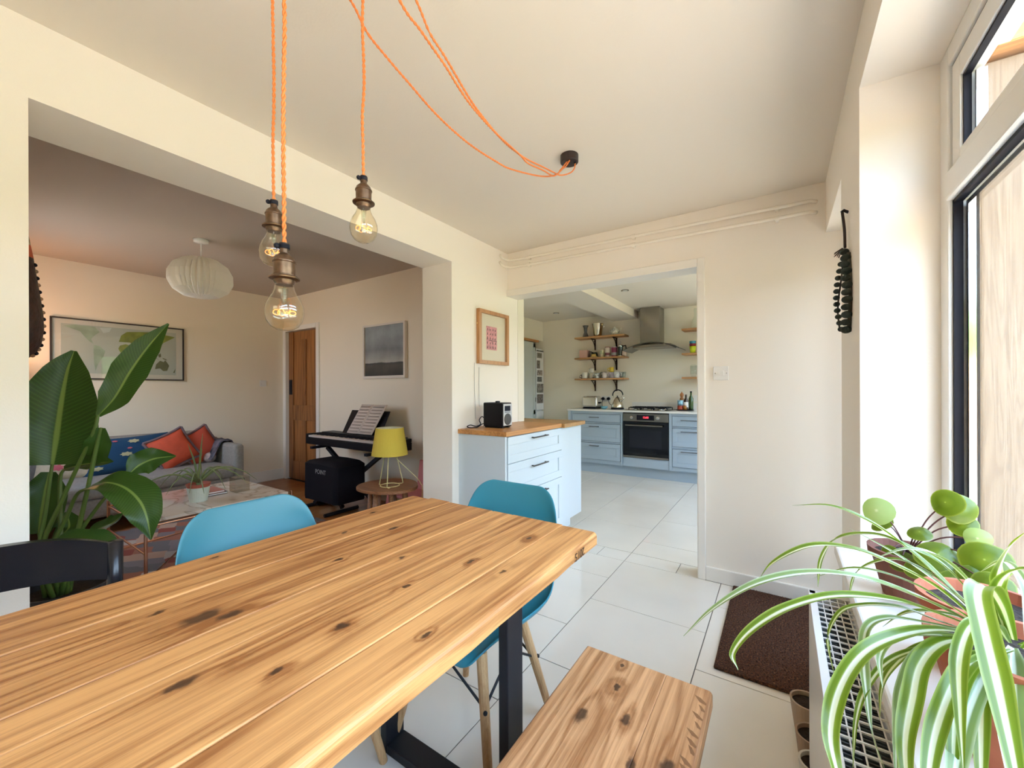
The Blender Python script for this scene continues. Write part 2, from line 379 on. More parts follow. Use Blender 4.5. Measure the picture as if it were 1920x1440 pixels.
# wooden boards in the living room
fw = sgroup('floor_living')
obj('subfloor', G().box(XM, XL-.02, .2, YL, -.10, -.006), GROUT, fw)
x = XM
while x < XL-.03:
    y = .2-random.random()*.8
    while y < YL:
        y2 = min(y+1.2, YL); ya = max(y, .2)
        yb = y2 if x < XLI-.01 else min(y2, 2.11)
        ya = ya if x < XLI-.01 else max(ya, .21)
        if yb-ya > .02 and x+.125 < XL+.1: obj('floorboard', G().box(x+.001, min(x+.129, XL-.021), ya+.001, yb-.001, -.0055, 0), FLOORW, fw)
        y += 1.2
    x += .13
struct('added_door_backing', G().box(-5.70, -4.78, 3.03, 3.06, -.05, 2.1).box(-5.70, -4.78, 2.88, 3.03, -.05, -.001), mat('dark_backing', (.05, .04, .03), .9))  # dark sheet and threshold added behind the door to stop light leaks
# trims
struct('trim_1', G().box(-.44, -.396, YF-.018, YF, 0, 2.03).box(XL, -.44, YF-.018, YF, 1.975, 2.03), TRIMW, bevel=.004)
struct('trim_2', G().box(-.445, -.435, YF-.003, 2.955, 0, 1.985).box(XL, -.445, YF-.003, 2.955, 1.978, 1.985), TRIMW)
struct('baseboard_far', G().box(-.396, .52, YF-.018, YF, 0, .088), TRIMW, bevel=.005)
struct('baseboard_map', G().box(XM, XM+.018, .2, YL, 0, .14), TRIMW, bevel=.005)
struct('baseboard_door', G().box(-4.77, XLI, YL-.018, YL, 0, .14), TRIMW, bevel=.005)
struct('baseboard_pier', G().box(XR-.015, XR, 1.68, 2.12, 0, .088), TRIMW, bevel=.004)

# big window on the right
wn = sgroup('window_1', (.41, .3, .7))
g = G().box(.385, .44, 1.595, 1.66, .69, 2.14).box(.385, .44, -1.1, -1.035, .69, 2.14)
g.box(.385, .44, -1.035, 1.595, .69, .755).box(.385, .44, -1.035, 1.595, 2.085, 2.14)
obj('window_frame', g, UPVC, wn, bevel=.004)
obj('transom', G().box(.378, .44, -1.035, 1.595, 1.715, 1.79), UPVC, wn, bevel=.006)
obj('mullion', G().box(.385, .44, .25, .32, .755, 1.715).box(.385, .44, .25, .32, 1.79, 2.085), UPVC, wn, bevel=.004)
for (ya, yb) in ((.32, 1.595), (-1.035, .25)):
    g = G().box(.392, .435, yb-.062, yb-.006, 1.796, 2.08).box(.392, .435, ya+.006, ya+.062, 1.796, 2.08)
    g.box(.392, .435, ya+.062, yb-.062, 2.02, 2.08).box(.392, .435, ya+.062, yb-.062, 1.796, 1.83)
    s_ = obj('opening_sash', g, UPVC, wn, bevel=.003)
    obj('gasket', G().box(.395, .405, yb-.006, yb, 1.79, 2.085).box(.395, .405, ya, yb, 2.08, 2.085).box(.398, .412, yb-.070, yb-.062, 1.83, 2.02).box(.398, .412, ya+.062, yb-.062, 2.013, 2.02).box(.398, .412, ya+.062, yb-.062, 1.83, 1.836), BLACK, s_)
    obj('pane', G().box(.412, .416, ya+.062, yb-.062, 1.83, 2.02), PGLASS, s_)
    obj('spacer', G().box(.416, .436, yb-.084, yb-.072, 1.83, 2.012), CHROME, s_)
    obj('gasket', G().box(.394, .412, yb-.010, yb, .755, 1.715).box(.394, .412, ya, ya+.010, .755, 1.715).box(.394, .412, ya, yb, 1.706, 1.715).box(.394, .412, ya, yb, .755, .765), BLACK, wn)
    obj('spacer', G().box(.416, .436, yb-.03, yb-.014, .765, 1.704).box(.416, .436, ya+.012, yb-.03, 1.690, 1.704), CHROME, wn)
    obj('pane', G().box(.411, .415, ya+.012, yb-.014, .765, 1.704), PGLASS, wn)
    obj('outer_bead', G().box(.430, .436, yb-.030, yb, .765, 1.704), mat('grey_outer_bead', (.42, .43, .44), .4), wn)
struct('window_sill', G().box(.145, .40, -1.1, 1.659, .655, .69).box(.145, XR, 1.659, 1.70, .655, .69), TRIMW, bevel=.006)
# glazed garden door in the recess next to the window
dr = sgroup('door_1', (.42, 2.46, 0))
obj('door_frame', G().box(.38, .46, 2.12, 2.17, 0, 2.055).box(.38, .46, 2.75, 2.80, 0, 2.055).box(.38, .46, 2.17, 2.75, 2.0, 2.055), UPVC, dr)
g = G().box(.39, .45, 2.17, 2.25, .02, 2.0).box(.39, .45, 2.67, 2.75, .02, 2.0).box(.39, .45, 2.25, 2.67, 1.91, 2.0).box(.39, .45, 2.25, 2.67, .02, .2)
lf = obj('door_leaf', g, UPVC, dr)
obj('pane', G().box(.412, .418, 2.25, 2.67, .2, 1.91), PGLASS, lf)
obj('door_handle', G().box(.36, .39, 2.70, 2.72, 1.0, 1.02).box(.36, .37, 2.60, 2.72, 1.0, 1.02), CHROME, lf)

# pine door of the living room
dd = sgroup('door_2', (-5.24, YL, 0))
pd = obj('door_leaf', G().box(-5.59, -4.865, 2.92, 2.955, .01, 1.985), DOORW, dd, bevel=.003)
for (x0, x1, z0, z1) in ((-5.59, -5.48, .01, 1.985), (-4.975, -4.865, .01, 1.985), (-5.28, -5.175, .25, .80), (-5.28, -5.175, 1.0, 1.87), (-5.48, -4.975, .01, .25), (-5.48, -4.975, .80, 1.0), (-5.48, -4.975, 1.87, 1.985)):
    obj('stile', G().box(x0, x1, 2.905, 2.92, z0, z1), DOORW, pd, bevel=.004)
obj('lock_plate', G().box(-5.56, -5.50, 2.895, 2.905, 1.14, 1.34), BLACK, pd)
obj('door_knob', G().lathe([(.008, 0), (.008, .03), (.026, .04), (.03, .055), (.02, .07), (.001, .072)], (0, 0, 0), 14), BLACK, pd, smooth=True)
kn = pd.children[-1]; kn.data.transform(world_of(pd)); kn.data.transform(Matrix.Translation((-5.53, 2.90, 1.27)) @ Matrix.Rotation(pi/2, 4, 'X'))
obj('hinge', G().box(-4.872, -4.85, 2.895, 2.91, 1.70, 1.80), CHROME, pd)
struct('trim_3', G().box(-5.664, -5.59, YL-.02, YL+.12, 0, 2.05).box(-4.865, -4.80, YL-.02, YL+.12, 0, 2.05).box(-5.59, -4.865, YL-.02, YL+.12, 1.99, 2.05), TRIMW, bevel=.005)

# ------------------------------------------------------------------ outdoors
struct('ground', G().box(-30, 40, -30, 40, -.35, -.14), mat('garden_paving', (.46, .40, .32), .9, noise=.2, nscale=3))
GRASS = mat('lawn_grass', (.17, .22, .05), .95, noise=.35, nscale=12)
struct('lawn', G().box(5.2, 14, -8, 14, -.14, -.10), GRASS)
po = thing('porch_post', 'broad pale softwood post of the porch close outside the window', 'post', (.7, 2.2, -.14))
obj('post', G().box(.60, .83, 2.14, 2.30, -.14, 2.36), FENCEW, po, bevel=.006)
obj('rail', G().box(.56, 1.05, 2.08, 2.24, 2.38, 2.56), wood('weathered_beam', (.55, .27, .10), (.30, .13, .05), 'X', 1, .7, ()), po, bevel=.01)
pr = thing('porch_roof', 'timber porch roof over the garden door outside', 'roof', (.8, 2.2, 2.6))
obj('roof_deck', G().box(.55, 1.1, 1.9, 2.6, 2.58, 2.64), MATS['weathered_beam'], pr)
fe = thing('garden_fence', 'tall timber board fence around the garden outside', 'fence', (8, 0, -.14))
bd = wood('fence_board_wood', (.55, .38, .22), (.36, .22, .11), 'Z', 1, .8, ())
fb = None
for i in range(34):
    y = -8.6+i*.52
    if fb is None: fb = obj('board', G().box(8.0, 8.03, y, y+.50, -.14, 1.75), bd, fe); y_first = y
    else:
        c = fb.copy(); C.objects.link(c); c.parent = fe; c.location = (0, y-y_first, 0)
fb = None
for i in range(14):
    x = .7+i*.52
    if fb is None: fb = obj('board', G().box(x, x+.50, -8.65, -8.62, -.14, 1.75), bd, fe); x_first = x
    else:
        c = fb.copy(); C.objects.link(c); c.parent = fe; c.location = (x-x_first, 0, 0)
HEDGE = mat('hedge_leaves', (.10, .20, .03), .9, noise=.6, nscale=14, bump=1, bscale=20)
random.seed(11)
for k, (x0, x1, y0, y1, h, lab) in enumerate(((9.2, 11.0, -10, 11, 3.2, 'tall clipped green hedge behind the long garden fence'), (.6, 9.0, -11.5, -9.7, 3.0, 'tall clipped green hedge behind the short garden fence'))):
    g = G(); P = []; nx, nz = 40, 9; long_x = (x1-x0) > (y1-y0)
    for j in range(nz+1):
        for i in range(nx+1):
            u = i/nx; v = j/nz; bump = random.uniform(-.12, .12)
            P.append((x0+(x1-x0)*u, y1+bump, -.14+(h+.3*sin(u*23)+bump)*v) if long_x else (x0+bump, y0+(y1-y0)*u, -.14+(h+.3*sin(u*23)+bump)*v))
    for i in range(nx+1):
        u = i/nx; P.append((x0+(x1-x0)*u, y0, h*.95) if long_x else (x1, y0+(y1-y0)*u, h*.95))
    for i in range(nx+1):
        u = i/nx; P.append((x0+(x1-x0)*u, y0, -.14) if long_x else (x1, y0+(y1-y0)*u, -.14))
    g.grid(P, nx+1, nz+3); tag(obj('garden_hedge', g, HEDGE), lab, 'hedge')

# ------------------------------------------------------------------ dining table
t = thing('dining_table', 'long table of reclaimed pine planks on black steel frames', 'table', (-.88, .26, 0))
ex = [-1.282, -1.185, -1.08, -.985, -.87, -.785, -.59, -.472]
TY0, TY1 = -.72, 1.182
def plank(x0, x1, y0, y1, z0, z1, ra, rb, name, m, par, wob=.0):
    """a plank with soft long edges; ra / rb the radii at its left and right top edges"""
    prof = []
    for k in range(5):
        a = pi/2*k/4; prof.append((x0+ra-ra*cos(a), z1-ra+ra*sin(a)))
    for k in range(5):
        a = pi/2*k/4; prof.append((x1-rb+rb*sin(a), z1-rb+rb*cos(a)))
    rl = min(.008, rb)
    prof += [(x1, z0+rl), (x1-rl, z0), (x0+.002, z0), (x0, z0+.002)]
    n = 22; L = len(prof); vs = []; fs = []
    for i in range(n+1):
        y = y0+(y1-y0)*i/n; dx = wob*(sin(i*1.7+x0*40)+.5*sin(i*3.1))*.5
        e = 0
        for (px_, pz) in prof:
            k_ = (px_-(x0+x1)/2)/((x1-x0)/2)
            vs.append((px_+(dx if (k_ > .3 and rb > .004) or (k_ < -.3 and ra > .004) else 0), y, pz))
    for i in range(n):
        for k in range(L): fs.append((i*L+k, i*L+(k+1) % L, (i+1)*L+(k+1) % L, (i+1)*L+k))
    fs.append(tuple(range(L))); fs.append(tuple(n*L+k for k in range(L)))
    return obj(name, G().add(vs, fs), m, par)
for i in range(7):
    ra = .012 if i == 0 else .003; rb = .013 if i == 6 else .003
    dz = [0, .0015, -.001, .001, 0, .0012, 0][i]
    plank(ex[i]+.0009, ex[i+1]-.0009, TY0, TY1+[-.012, .0, .001, -.001, .001, 0, -.004][i], .715, .76+dz, ra, rb, 'plank', TABLEW, t, .003)
# charred knots and a pencilled year on the edge plank
KNOT = mat('dark_knot', (.07, .03, .012), .6, noise=.5, nscale=90)
# steel frames
def steel_frame(par, x0, x1, y, z1, wx, wy):
    f = obj('leg_frame', G().box(x0, x0+wx, y-wy/2, y+wy/2, 0, z1), BLKMET, par, bevel=.003)
    obj('upright', G().box(x1-wx, x1, y-wy/2, y+wy/2, 0, z1), BLKMET, f, bevel=.003)
    obj('foot_bar', G().box(x0+wx, x1-wx, y-wy/2, y+wy/2, 0, wx), BLKMET, f, bevel=.003)
    obj('top_bar', G().box(x0+wx, x1-wx, y-wy/2, y+wy/2, z1-.01, z1), BLKMET, f)
steel_frame(t, -1.115, -.60, .915, .715, .030, .075)
steel_frame(t, -1.115, -.60, -.45, .715, .030, .075)
def text(s, size, mtx, m, parent, name='lettering', ext=.0004):
    cu = bpy.data.curves.new(name, 'FONT'); cu.body = s; cu.size = size; cu.extrude = ext; cu.align_x = 'CENTER'; cu.align_y = 'CENTER'
    o = bpy.data.objects.new(name, cu); C.objects.link(o); cu.materials.append(m)
    dg = bpy.context.evaluated_depsgraph_get(); me = bpy.data.meshes.new_from_object(o.evaluated_get(dg))
    bpy.data.objects.remove(o); o = bpy.data.objects.new(name, me); C.objects.link(o)
    me.transform(mtx)
    if parent is not None: o.parent = parent; me.transform(world_of(parent).inverted())
    return o
text('2015', .032, Matrix.Translation((-.4708, 1.05, .738)) @ Matrix.Rotation(radians(90), 4, 'Z') @ Matrix.Rotation(radians(90), 4, 'X') @ Matrix.Rotation(pi, 4, 'Z'), KNOT, t)

# bench
b = thing('dining_bench', 'low bench of grained pine with black steel legs beside the table', 'bench', (-.31, .35, 0))
for (x0, x1, ra, rb) in ((-.476, -.252, .008, .002), (-.252, -.142, .002, .010)):
    plank(x0+.0002, x1-.0002, -.55, 1.106, .405, .45, ra, rb, 'plank', BENCHW, b, .0)
for k in range(11):
    y = .78+k*.027+random.uniform(-.004, .004); l_ = random.uniform(.014, .030); q = random.uniform(.006, .012); obj('saw_mark', G().add([(-.149, y, .4504), (-.149, y+q*.6, .4504), (-.149-l_*.5, y+q+.008, .4504), (-.149-l_, y+q+.012, .4504), (-.149-l_*.5, y+.003, .4504)], [(0, 1, 2, 3, 4)]), mat('saw_mark', (.26, .115, .042), .6), b)
steel_frame(b, -.43, -.19, .85, .405, .025, .06); steel_frame(b, -.43, -.19, -.30, .405, .025, .06)

# ------------------------------------------------------------------ moulded shell chairs
def shell_chair(name, label, m, loc, rz, group):
    """front of the seat points to local -Y"""
    r = thing(name, label, 'chair', loc, rz, group)
    prof = [(-.240, .398, .13), (-.237, .414, .168), (-.226, .432, .195), (-.17, .443, .222), (-.08, .432, .232), (.02, .422, .236), (.10, .425, .236), (.155, .452, .235), (.185, .50, .232), (.203, .56, .228), (.220, .63, .222), (.237, .70, .213), (.252, .76, .196), (.262, .80, .165), (.267, .818, .12)]
    lift = [.0, .01, .025, .045, .055, .06, .062, .06, .05, .045, .04, .035, .028, .018, .01]
    n = 13; P = []
    for j, (y, z, w_) in enumerate(prof):
        if j == 0: tx, tz = prof[1][0]-y, prof[1][1]-z
        elif j == len(prof)-1: tx, tz = y-prof[j-1][0], z-prof[j-1][1]
        else: tx, tz = prof[j+1][0]-prof[j-1][0], prof[j+1][1]-prof[j-1][1]
        l = sqrt(tx*tx+tz*tz); nx, nz = -tz/l, tx/l        # toward the sitter
        for i in range(n):
            u = -1+2*i/(n-1); e = abs(u)**2.6*lift[j]
            x_ = w_*sin(u*pi/2*.98) if j < 12 else w_*u
            P.append((x_, y+nx*e, z+nz*e))
    obj('seat_shell', G().grid(P, n, len(prof)), m, r, smooth=True, solid=.007, sub=2, local=True)
    A = .205; ft = {}
    for sx in (-1, 1):
        for sy in (-1, 1):
            top = Vector((sx*.125, sy*.115-.02, .385)); bot = Vector((sx*.205, sy*.19-.01, 0)); ft[(sx, sy)] = (top, bot)
            lg = obj('leg', G().tube([bot, bot.lerp(top, .3), bot.lerp(top, .7), top], .0125, 12, r2=.0175), DOWEL, r, smooth=False, local=True)
            c = bot.lerp(top, .62); obj('bolt', G().sphere(c+Vector((sx*.012, sy*.012, 0)), .007, 8, 6), BLKMET, lg, local=True)
    g = G()
    for sx in (-1, 1):
        for sy in (-1, 1):
            g.tube([Vector((sx*.10, sy*.10-.02, .418)), ft[(sx, sy)][1].lerp(ft[(sx, sy)][0], .95)], .005, 6)
    for a, b_ in (((-1, -1), (1, -1)), ((1, -1), (1, 1)), ((1, 1), (-1, 1)), ((-1, 1), (-1, -1))):
        p0 = ft[a][1].lerp(ft[a][0], .62); p1 = ft[b_][1].lerp(ft[b_][0], .62); mid = (p0+p1)/2+Vector((0, 0, .10))
        g.tube([p0, mid], .0042, 6); g.tube([mid, p1], .0042, 6)
        g.tube([Vector((mid.x*.9, mid.y*.9, .415)), mid], .0042, 6)
    obj('wire_brace', g, BLKMET, r, local=True)
    return r
shell_chair('moulded_chair', 'teal moulded plastic chair at the far end of the table', TEAL, (-.90, 1.125, 0), 0, None)
shell_chair('moulded_chair', 'sky blue moulded plastic chair on the living room side of the table', TEAL2, (-1.27, .65, 0), pi/2, None)
# black wooden chair, only its curved back rail rises over the table
k = thing('wooden_armchair', 'black painted wooden chair with curved back rail at left', 'chair', (-1.36, .06, 0))
BLKW = mat('black_lacquer', (.006, .006, .010), .25, spec=.45)
def rail(z0, z1, th, ylo, yhi, xmid, bow):
    g = G(); n = 20; P = []
    for i in range(n+1):
        y = ylo+(yhi-ylo)*i/n; s_ = (y-(ylo+yhi)/2)/((yhi-ylo)/2); x_ = xmid+bow*s_*s_; dz = -.028*s_*s_*s_*s_
        P += [(x_-th/2, y, z0+dz*.5), (x_+th/2, y, z0+dz*.5), (x_+th/2+.004, y, z1+dz), (x_-th/2, y, z1+dz)]
    vs = P; fs = []
    for i in range(n):
        for q in range(4): fs.append((i*4+q, i*4+(q+1) % 4, (i+1)*4+(q+1) % 4, (i+1)*4+q))
    fs += [(0, 1, 2, 3), (n*4, n*4+1, n*4+2, n*4+3)]
    return g.add(vs, fs)
obj('back_rail', rail(.715, .825, .022, -.19, .302, -1.585, .10), BLKW, k, smooth='a', bevel=.004)
for y in (-.205, .31):
    obj('rear_leg', G().tube([(-1.52, y, 0), (-1.50, y, .45), (-1.482, y, .66), (-1.475, y, .80)], .016, 10), BLKW, k, smooth=True)
    obj('front_leg', G().tube([(-1.14, y*.95, 0), (-1.15, y*.95, .43)], .017, 10), BLKW, k, smooth=True)
obj('seat', G().box(-1.52, -1.12, -.20, .31, .42, .45), BLKW, k, bevel=.01)

# ------------------------------------------------------------------ hanging bulbs
def flex(path, m=ORANGE, r=.0021, turns=42, k=10, name='flex', parent=None):
    pts = catmull(path, k); g = G(); L = [0]
    for a, b_ in zip(pts, pts[1:]): L.append(L[-1]+(b_-a).length)
    tot = L[-1]; steps = int(tot/.004); res = []
    j = 0
    for s_ in range(steps+1):
        d = tot*s_/steps
        while j < len(L)-2 and L[j+1] < d: j += 1
        q = (d-L[j])/max(1e-9, L[j+1]-L[j]); res.append((pts[j].lerp(pts[j+1], q), (pts[j+1]-pts[j]).normalized(), d))
    for ph in (0, pi):
        P = []
        for p, d, l in res:
            x_ = d.orthogonal().normalized() if abs(d.z) < .5 else Vector((1, 0, 0)); x_ = (x_-d*x_.dot(d)).normalized()
            if abs(d.z) < .5: x_ = (Vector((0, 0, 1))-d*d.z).normalized()
            y_ = d.cross(x_); a = 2*pi*l/.026+ph; P.append(p+(x_*cos(a)+y_*sin(a))*r*.85)
        g.tube(P, r, 5)
    return obj(name, g, m, parent, smooth=True)
FIL = mat('glowing_filament', (1, .35, .12), .5, emit=((1, .25, .06), 1.6))
def pendant(label, x, y, zb, hook, swag, bulb_h=.0):
    # zb: bottom of the bulb
    r = thing('pendant_lamp', label, 'lamp', (x, y, zb+.06), 0, 'bare bulbs on orange twisted flex')
    prof = [(.0005, 0), (.012, .0015), (.021, .007), (.0275, .017), (.030, .030), (.0295, .040), (.0255, .052), (.0195, .0615), (.0158, .070), (.0142, .078), (.0135, .086)]
    bb = obj('bulb', G().lathe(prof, (x, y, zb), 32), AMBER, r, smooth=True)
    g = G().tube([(x, y, zb+.088), (x, y, zb+.04)], .0022, 6).lathe([(.006, .072), (.005, .05), (.003, .045)], (x, y, zb), 10)
    obj('glass_stem', g, CLEAR, bb, smooth=True)
    g = G(); P = []
    for q in range(97):
        a = 2*pi*q/96; P.append((x+.0125*cos(a)*(1+.35*cos(6*a)), y+.0125*sin(a)*(1+.35*cos(6*a)), zb+.031+.004*sin(6*a)))
    g.tube(P, .0007, 5, cap=False); obj('filament', g, FIL, bb)
    g = G()
    prof = [(.0135, .078), (.0165, .083), (.0165, .086), (.0235, .088), (.0240, .090), (.0200, .0925), (.0200, .0935), (.0165, .095), (.0170, .115), (.0182, .116), (.0182, .118), (.0165, .120), (.0155, .124), (.011, .129), (.0072, .132), (.0068, .139), (.0078, .140), (.0078, .149), (.004, .1495)]
    s_ = obj('lamp_holder', g.lathe(prof, (x, y, zb), 28), BRONZE, r, smooth='a')
    obj('cord_grip', G().lathe([(.0085, .1395), (.0085, .1475), (.003, .150)], (x, y, zb), 14).sphere((x-.003, y-.011, zb+.143), .0048, 10, 6), BLACK, s_, smooth=True)
    obj('ceiling_hook', G().tube([(hook[0], hook[1], ZC), (hook[0], hook[1], ZC-.02), (hook[0]+.01, hook[1], ZC-.035), (hook[0]-.004, hook[1], ZC-.04)], .0025, 6), BLKMET, r)
    z0 = zb+.148; hx, hy = hook
    n = 9; P = [(x, y, z0)]
    for q in range(1, n):
        s__ = q/n; P.append((x+(hx-x)*s__+.002*sin(q*2.1+x*30), y+(hy-y)*s__+.002*cos(q*1.7), z0+(ZC-.04-z0)*s__))
    P.append((hx, hy, ZC-.036)); P += swag
    flex(P, parent=r)
RX, RY = -.852, 1.79
pendant('lowest bare amber bulb with bronze holder on orange flex', -.704, .359, 1.301, (-.704, .359), [(-.714, .45, 2.22), (-.732, .629, 2.105), (-.74, .712, 2.088), (-.75, .809, 2.071), (-.765, .924, 2.048), (-.779, 1.08, 2.044), (-.80, 1.255, 2.066), (-.812, 1.34, 2.075), (-.825, 1.478, 2.115), (-.842, 1.60, 2.15), (-.845, 1.66, 2.19), (-.868, 1.72, 2.235), (-.862, 1.75, 2.27), (-.857, 1.765, 2.29), (-.852, 1.775, 2.30)])
pendant('middle height bare bulb hanging behind the lowest one', -.9485, .461, 1.478, (-.9485, .461), [(-.942, .54, 2.28), (-.935, .648, 2.22), (-.930, .695, 2.168), (-.926, .76, 2.140), (-.921, .82, 2.118), (-.914, .95, 2.078), (-.903, 1.093, 2.057), (-.893, 1.25, 2.062), (-.885, 1.335, 2.072), (-.871, 1.524, 2.125), (-.86, 1.65, 2.18), (-.848, 1.715, 2.238), (-.855, 1.76, 2.272), (-.840, 1.77, 2.30)])
pendant('highest bare amber bulb, alone to the right of the other two', -.7805, .573, 1.5315, (-.7805, .573), [(-.785, .65, 2.27), (-.79, .741, 2.217), (-.793, .792, 2.172), (-.796, .845, 2.155), (-.798, .883, 2.141), (-.803, 1.0, 2.095), (-.813, 1.162, 2.077), (-.822, 1.29, 2.09), (-.827, 1.361, 2.104), (-.838, 1.50, 2.143), (-.846, 1.60, 2.17), (-.850, 1.69, 2.195), (-.835, 1.76, 2.232), (-.826, 1.79, 2.265), (-.825, 1.80, 2.305)])
r = thing('ceiling_rose', 'dark brown round ceiling rose the orange cables run into', 'ceiling rose', (RX, RY, ZC))
obj('canopy', G().lathe([(.040, -.036), (.043, -.033), (.043, 0)], (RX, RY, ZC), 32), mat('dark_brown_bakelite', (.03, .018, .016), .4), r)
obj('cord_grip', G().lathe([(.004, -.046), (.006, -.036)], (RX-.002, RY-.014, ZC), 8).lathe([(.004, -.044), (.006, -.036)], (RX+.026, RY+.008, ZC), 8), BLACK, r)

# ------------------------------------------------------------------ heating pipes on the far wall
for q, (za, zb, lab) in enumerate(((2.262, 2.232, 'upper white painted heating pipe running along the far wall'), (2.205, 2.172, 'lower white painted heating pipe running along the far wall'))):
    r = thing('heating_pipe', lab, 'pipe', (-.9, 2.76, zb), 0, 'heating pipes under the ceiling')
    y0 = 2.772; o_ = 0 if q == 0 else -.006
    P = [(XL+.004, 2.685+o_, za+.035), (XL+.016, 2.700+o_, za+.012), (XL+.026, 2.735, za+.004), (XL+.06, 2.765, za), (-1.70, y0, za-.003), (-.85, y0, (za+zb)/2+.002), (.14, y0, zb+.004), (.165, 2.80, zb+.004)]
    obj('tube', G().tube(P[:4]+P[4:], .0105, 10), PIPE, r, smooth=True)
    for cx_ in (-1.68, -.84, -.015):
        zz = za+(zb-za)*(cx_+1.84)/1.98+.002
        obj('pipe_clip', G().tube([(cx_-.011, y0, zz), (cx_+.011, y0, zz)], .0155, 10).box(cx_-.008, cx_+.008, y0, YF, zz-.016, zz+.016), PIPE, r)
# switch by the doorway
def switch(name, label, pts, nrm, m=WHITE, cat='switch'):
    x0, x1, z0, z1, y = pts
    r = thing(name, label, cat, ((x0+x1)/2, y, (z0+z1)/2))
    p = obj('plate', G().box(x0, x1, y-.008, y, z0, z1), m, r, bevel=.002)
    xm = (x0+x1)/2
    for dx in (-.014, .006):
        obj('rocker', G().box(xm+dx-.002, xm+dx+.012, y-.012, y-.008, (z0+z1)/2-.014, (z0+z1)/2+.014), m, r, bevel=.001)
    for dx in (-.031, .031): obj('screw', G().sphere((xm+dx, y-.008, (z0+z1)/2), .003, 8, 4), STEEL, r)
switch('light_switch', 'white double light switch right of the kitchen doorway', (-.351, -.266, 1.254, 1.340, YF), None)
r = thing('wall_socket', 'pale blank switch plate on the map wall near the door', 'switch', (XM, 2.61, 1.29))
obj('plate', G().box(XM, XM+.008, 2.57, 2.65, 1.25, 1.33), WHITE, r, bevel=.002); obj('rocker', G().box(XM+.008, XM+.012, 2.603, 2.617, 1.278, 1.302), WHITE, r)

# ------------------------------------------------------------------ framed print on the left wall
r = thing('framed_print', 'small pink and black print in an oak box frame', 'picture', (XL, 2.58, 1.6))
x1 = XL+.03
for (a, b_, c, d) in ((2.382, 2.779, 1.785, 1.812), (2.382, 2.779, 1.398, 1.425)): obj('frame_rail', G().box(XL, x1, a, b_, c, d), FRAMEW, r, bevel=.001)
for (a, b_) in ((2.382, 2.412), (2.749, 2.779)): obj('frame_rail', G().box(XL, x1, a, b_, 1.425, 1.785), FRAMEW, r, bevel=.001)
obj('mount', G().box(XL, XL+.008, 2.412, 2.749, 1.425, 1.785), mat('cream_mount', (.82, .74, .60), .9), r)
PINK = mat('pink_print', (.72, .30, .34), .8, noise=.3, nscale=40); DKP = mat('dark_print', (.08, .02, .04), .8)
art = obj('print', G().box(XL+.008, XL+.0095, 2.495, 2.632, 1.512, 1.695), PINK, r)
g = G()
for iy in range(4):
    for iz in range(5):
        if random.random() < .85:
            y = 2.505+iy*.033+random.uniform(-.003, .003); z = 1.522+iz*.035; h = random.uniform(.012, .024)
            g.add([(XL+.0101, y, z), (XL+.0101, y+.012, z), (XL+.0101, y+.009, z+h), (XL+.0101, y+.003, z+h)], [(0, 1, 2, 3)])
g.box(XL+.0095, XL+.0102, 2.53, 2.632, 1.583, 1.587)
obj('figures', g, DKP, art)
obj('glazing', G().box(XL+.022, XL+.024, 2.412, 2.749, 1.425, 1.785), glass('picture_glass', (.98, .98, .97), 1.5, 1.0), r)
obj('hook', G().sphere((XL+.012, 2.378, 1.70), .005), mat('brass', (.8, .6, .25), .3, metal=1), r)

# ------------------------------------------------------------------ peninsula
ZW = .922
r = thing('peninsula_cabinet', 'off white base cabinet with three deep drawers by the doorway', 'cabinet', (-1.7, 2.6, 0))
obj('body', G().box(XL+.001, -1.515, 2.195, 3.0, .10, ZW-.032), ISLCAB, r)
obj('plinth', G().box(XL+.001, -1.56, 2.24, 3.27, 0, .10), ISLCAB, r)
def shaker(x0, x1, z0, z1, y, par, m, axis, handle=None, dep=.02, fr=.05, hw=.11):
    """drawer front: axis 'y' faces -Y (plane y), axis 'x' faces +X (plane y is X)"""
    def B(a0, a1, d0, d1, c0, c1):
        return G().box(a0, a1, y-d1, y-d0, c0, c1) if axis == 'y' else G().box(y+d0, y+d1, a0, a1, c0, c1)
    p = obj('drawer_front', B(x0, x1, 0, dep*.6, z0, z1), m, par)
    obj('shadow_gap', B(x0-.0045, x1+.0045, 0, .0015, z0-.0045, z1+.0045), mat('dark_gap', (.06, .07, .08), .9), p)
    for a in ((x0, x1, z1-fr, z1), (x0, x1, z0, z0+fr), (x0, x0+fr, z0+fr, z1-fr), (x1-fr, x1, z0+fr, z1-fr)):
        obj('front_rail', B(a[0], a[1], dep*.6, dep, a[2], a[3]), m, p, bevel=.002)
    if handle:
        hx, hz = handle; h_ = hw
        g = B(hx-h_, hx+h_, dep+.02, dep+.028, hz-.004, hz+.004)
        for q in (-h_+.01, h_-.018): g2 = B(hx+q, hx+q+.008, dep, dep+.02, hz-.004, hz+.004); g.add(g2.v, g2.f)
        obj('handle', g, mat('dark_pewter', (.10, .085, .075), .35, metal=.8), p)
for (z0, z1, hz) in ((.708, .884, .855), (.49, .704, .652), (.105, .486, .448)):
    shaker(2.20, 2.985, z0, z1, -1.515, r, ISLCAB, 'x', (2.60, hz), fr=.055)
obj('end_panel', G().box(XL+.001, -1.503, 2.988, 3.38, .10, ZW-.032), ISLCAB, r); obj('end_panel', G().box(XL+.001, -1.503, 2.177, 2.195, 0, ZW-.032), ISLCAB, r)
r = tag(obj('worktop', G().box(XL, -1.488, 2.169, 2.968, ZW-.032, ZW), OAKY, bevel=.003), 'oak worktop carrying the black radio against the left wall', 'worktop')
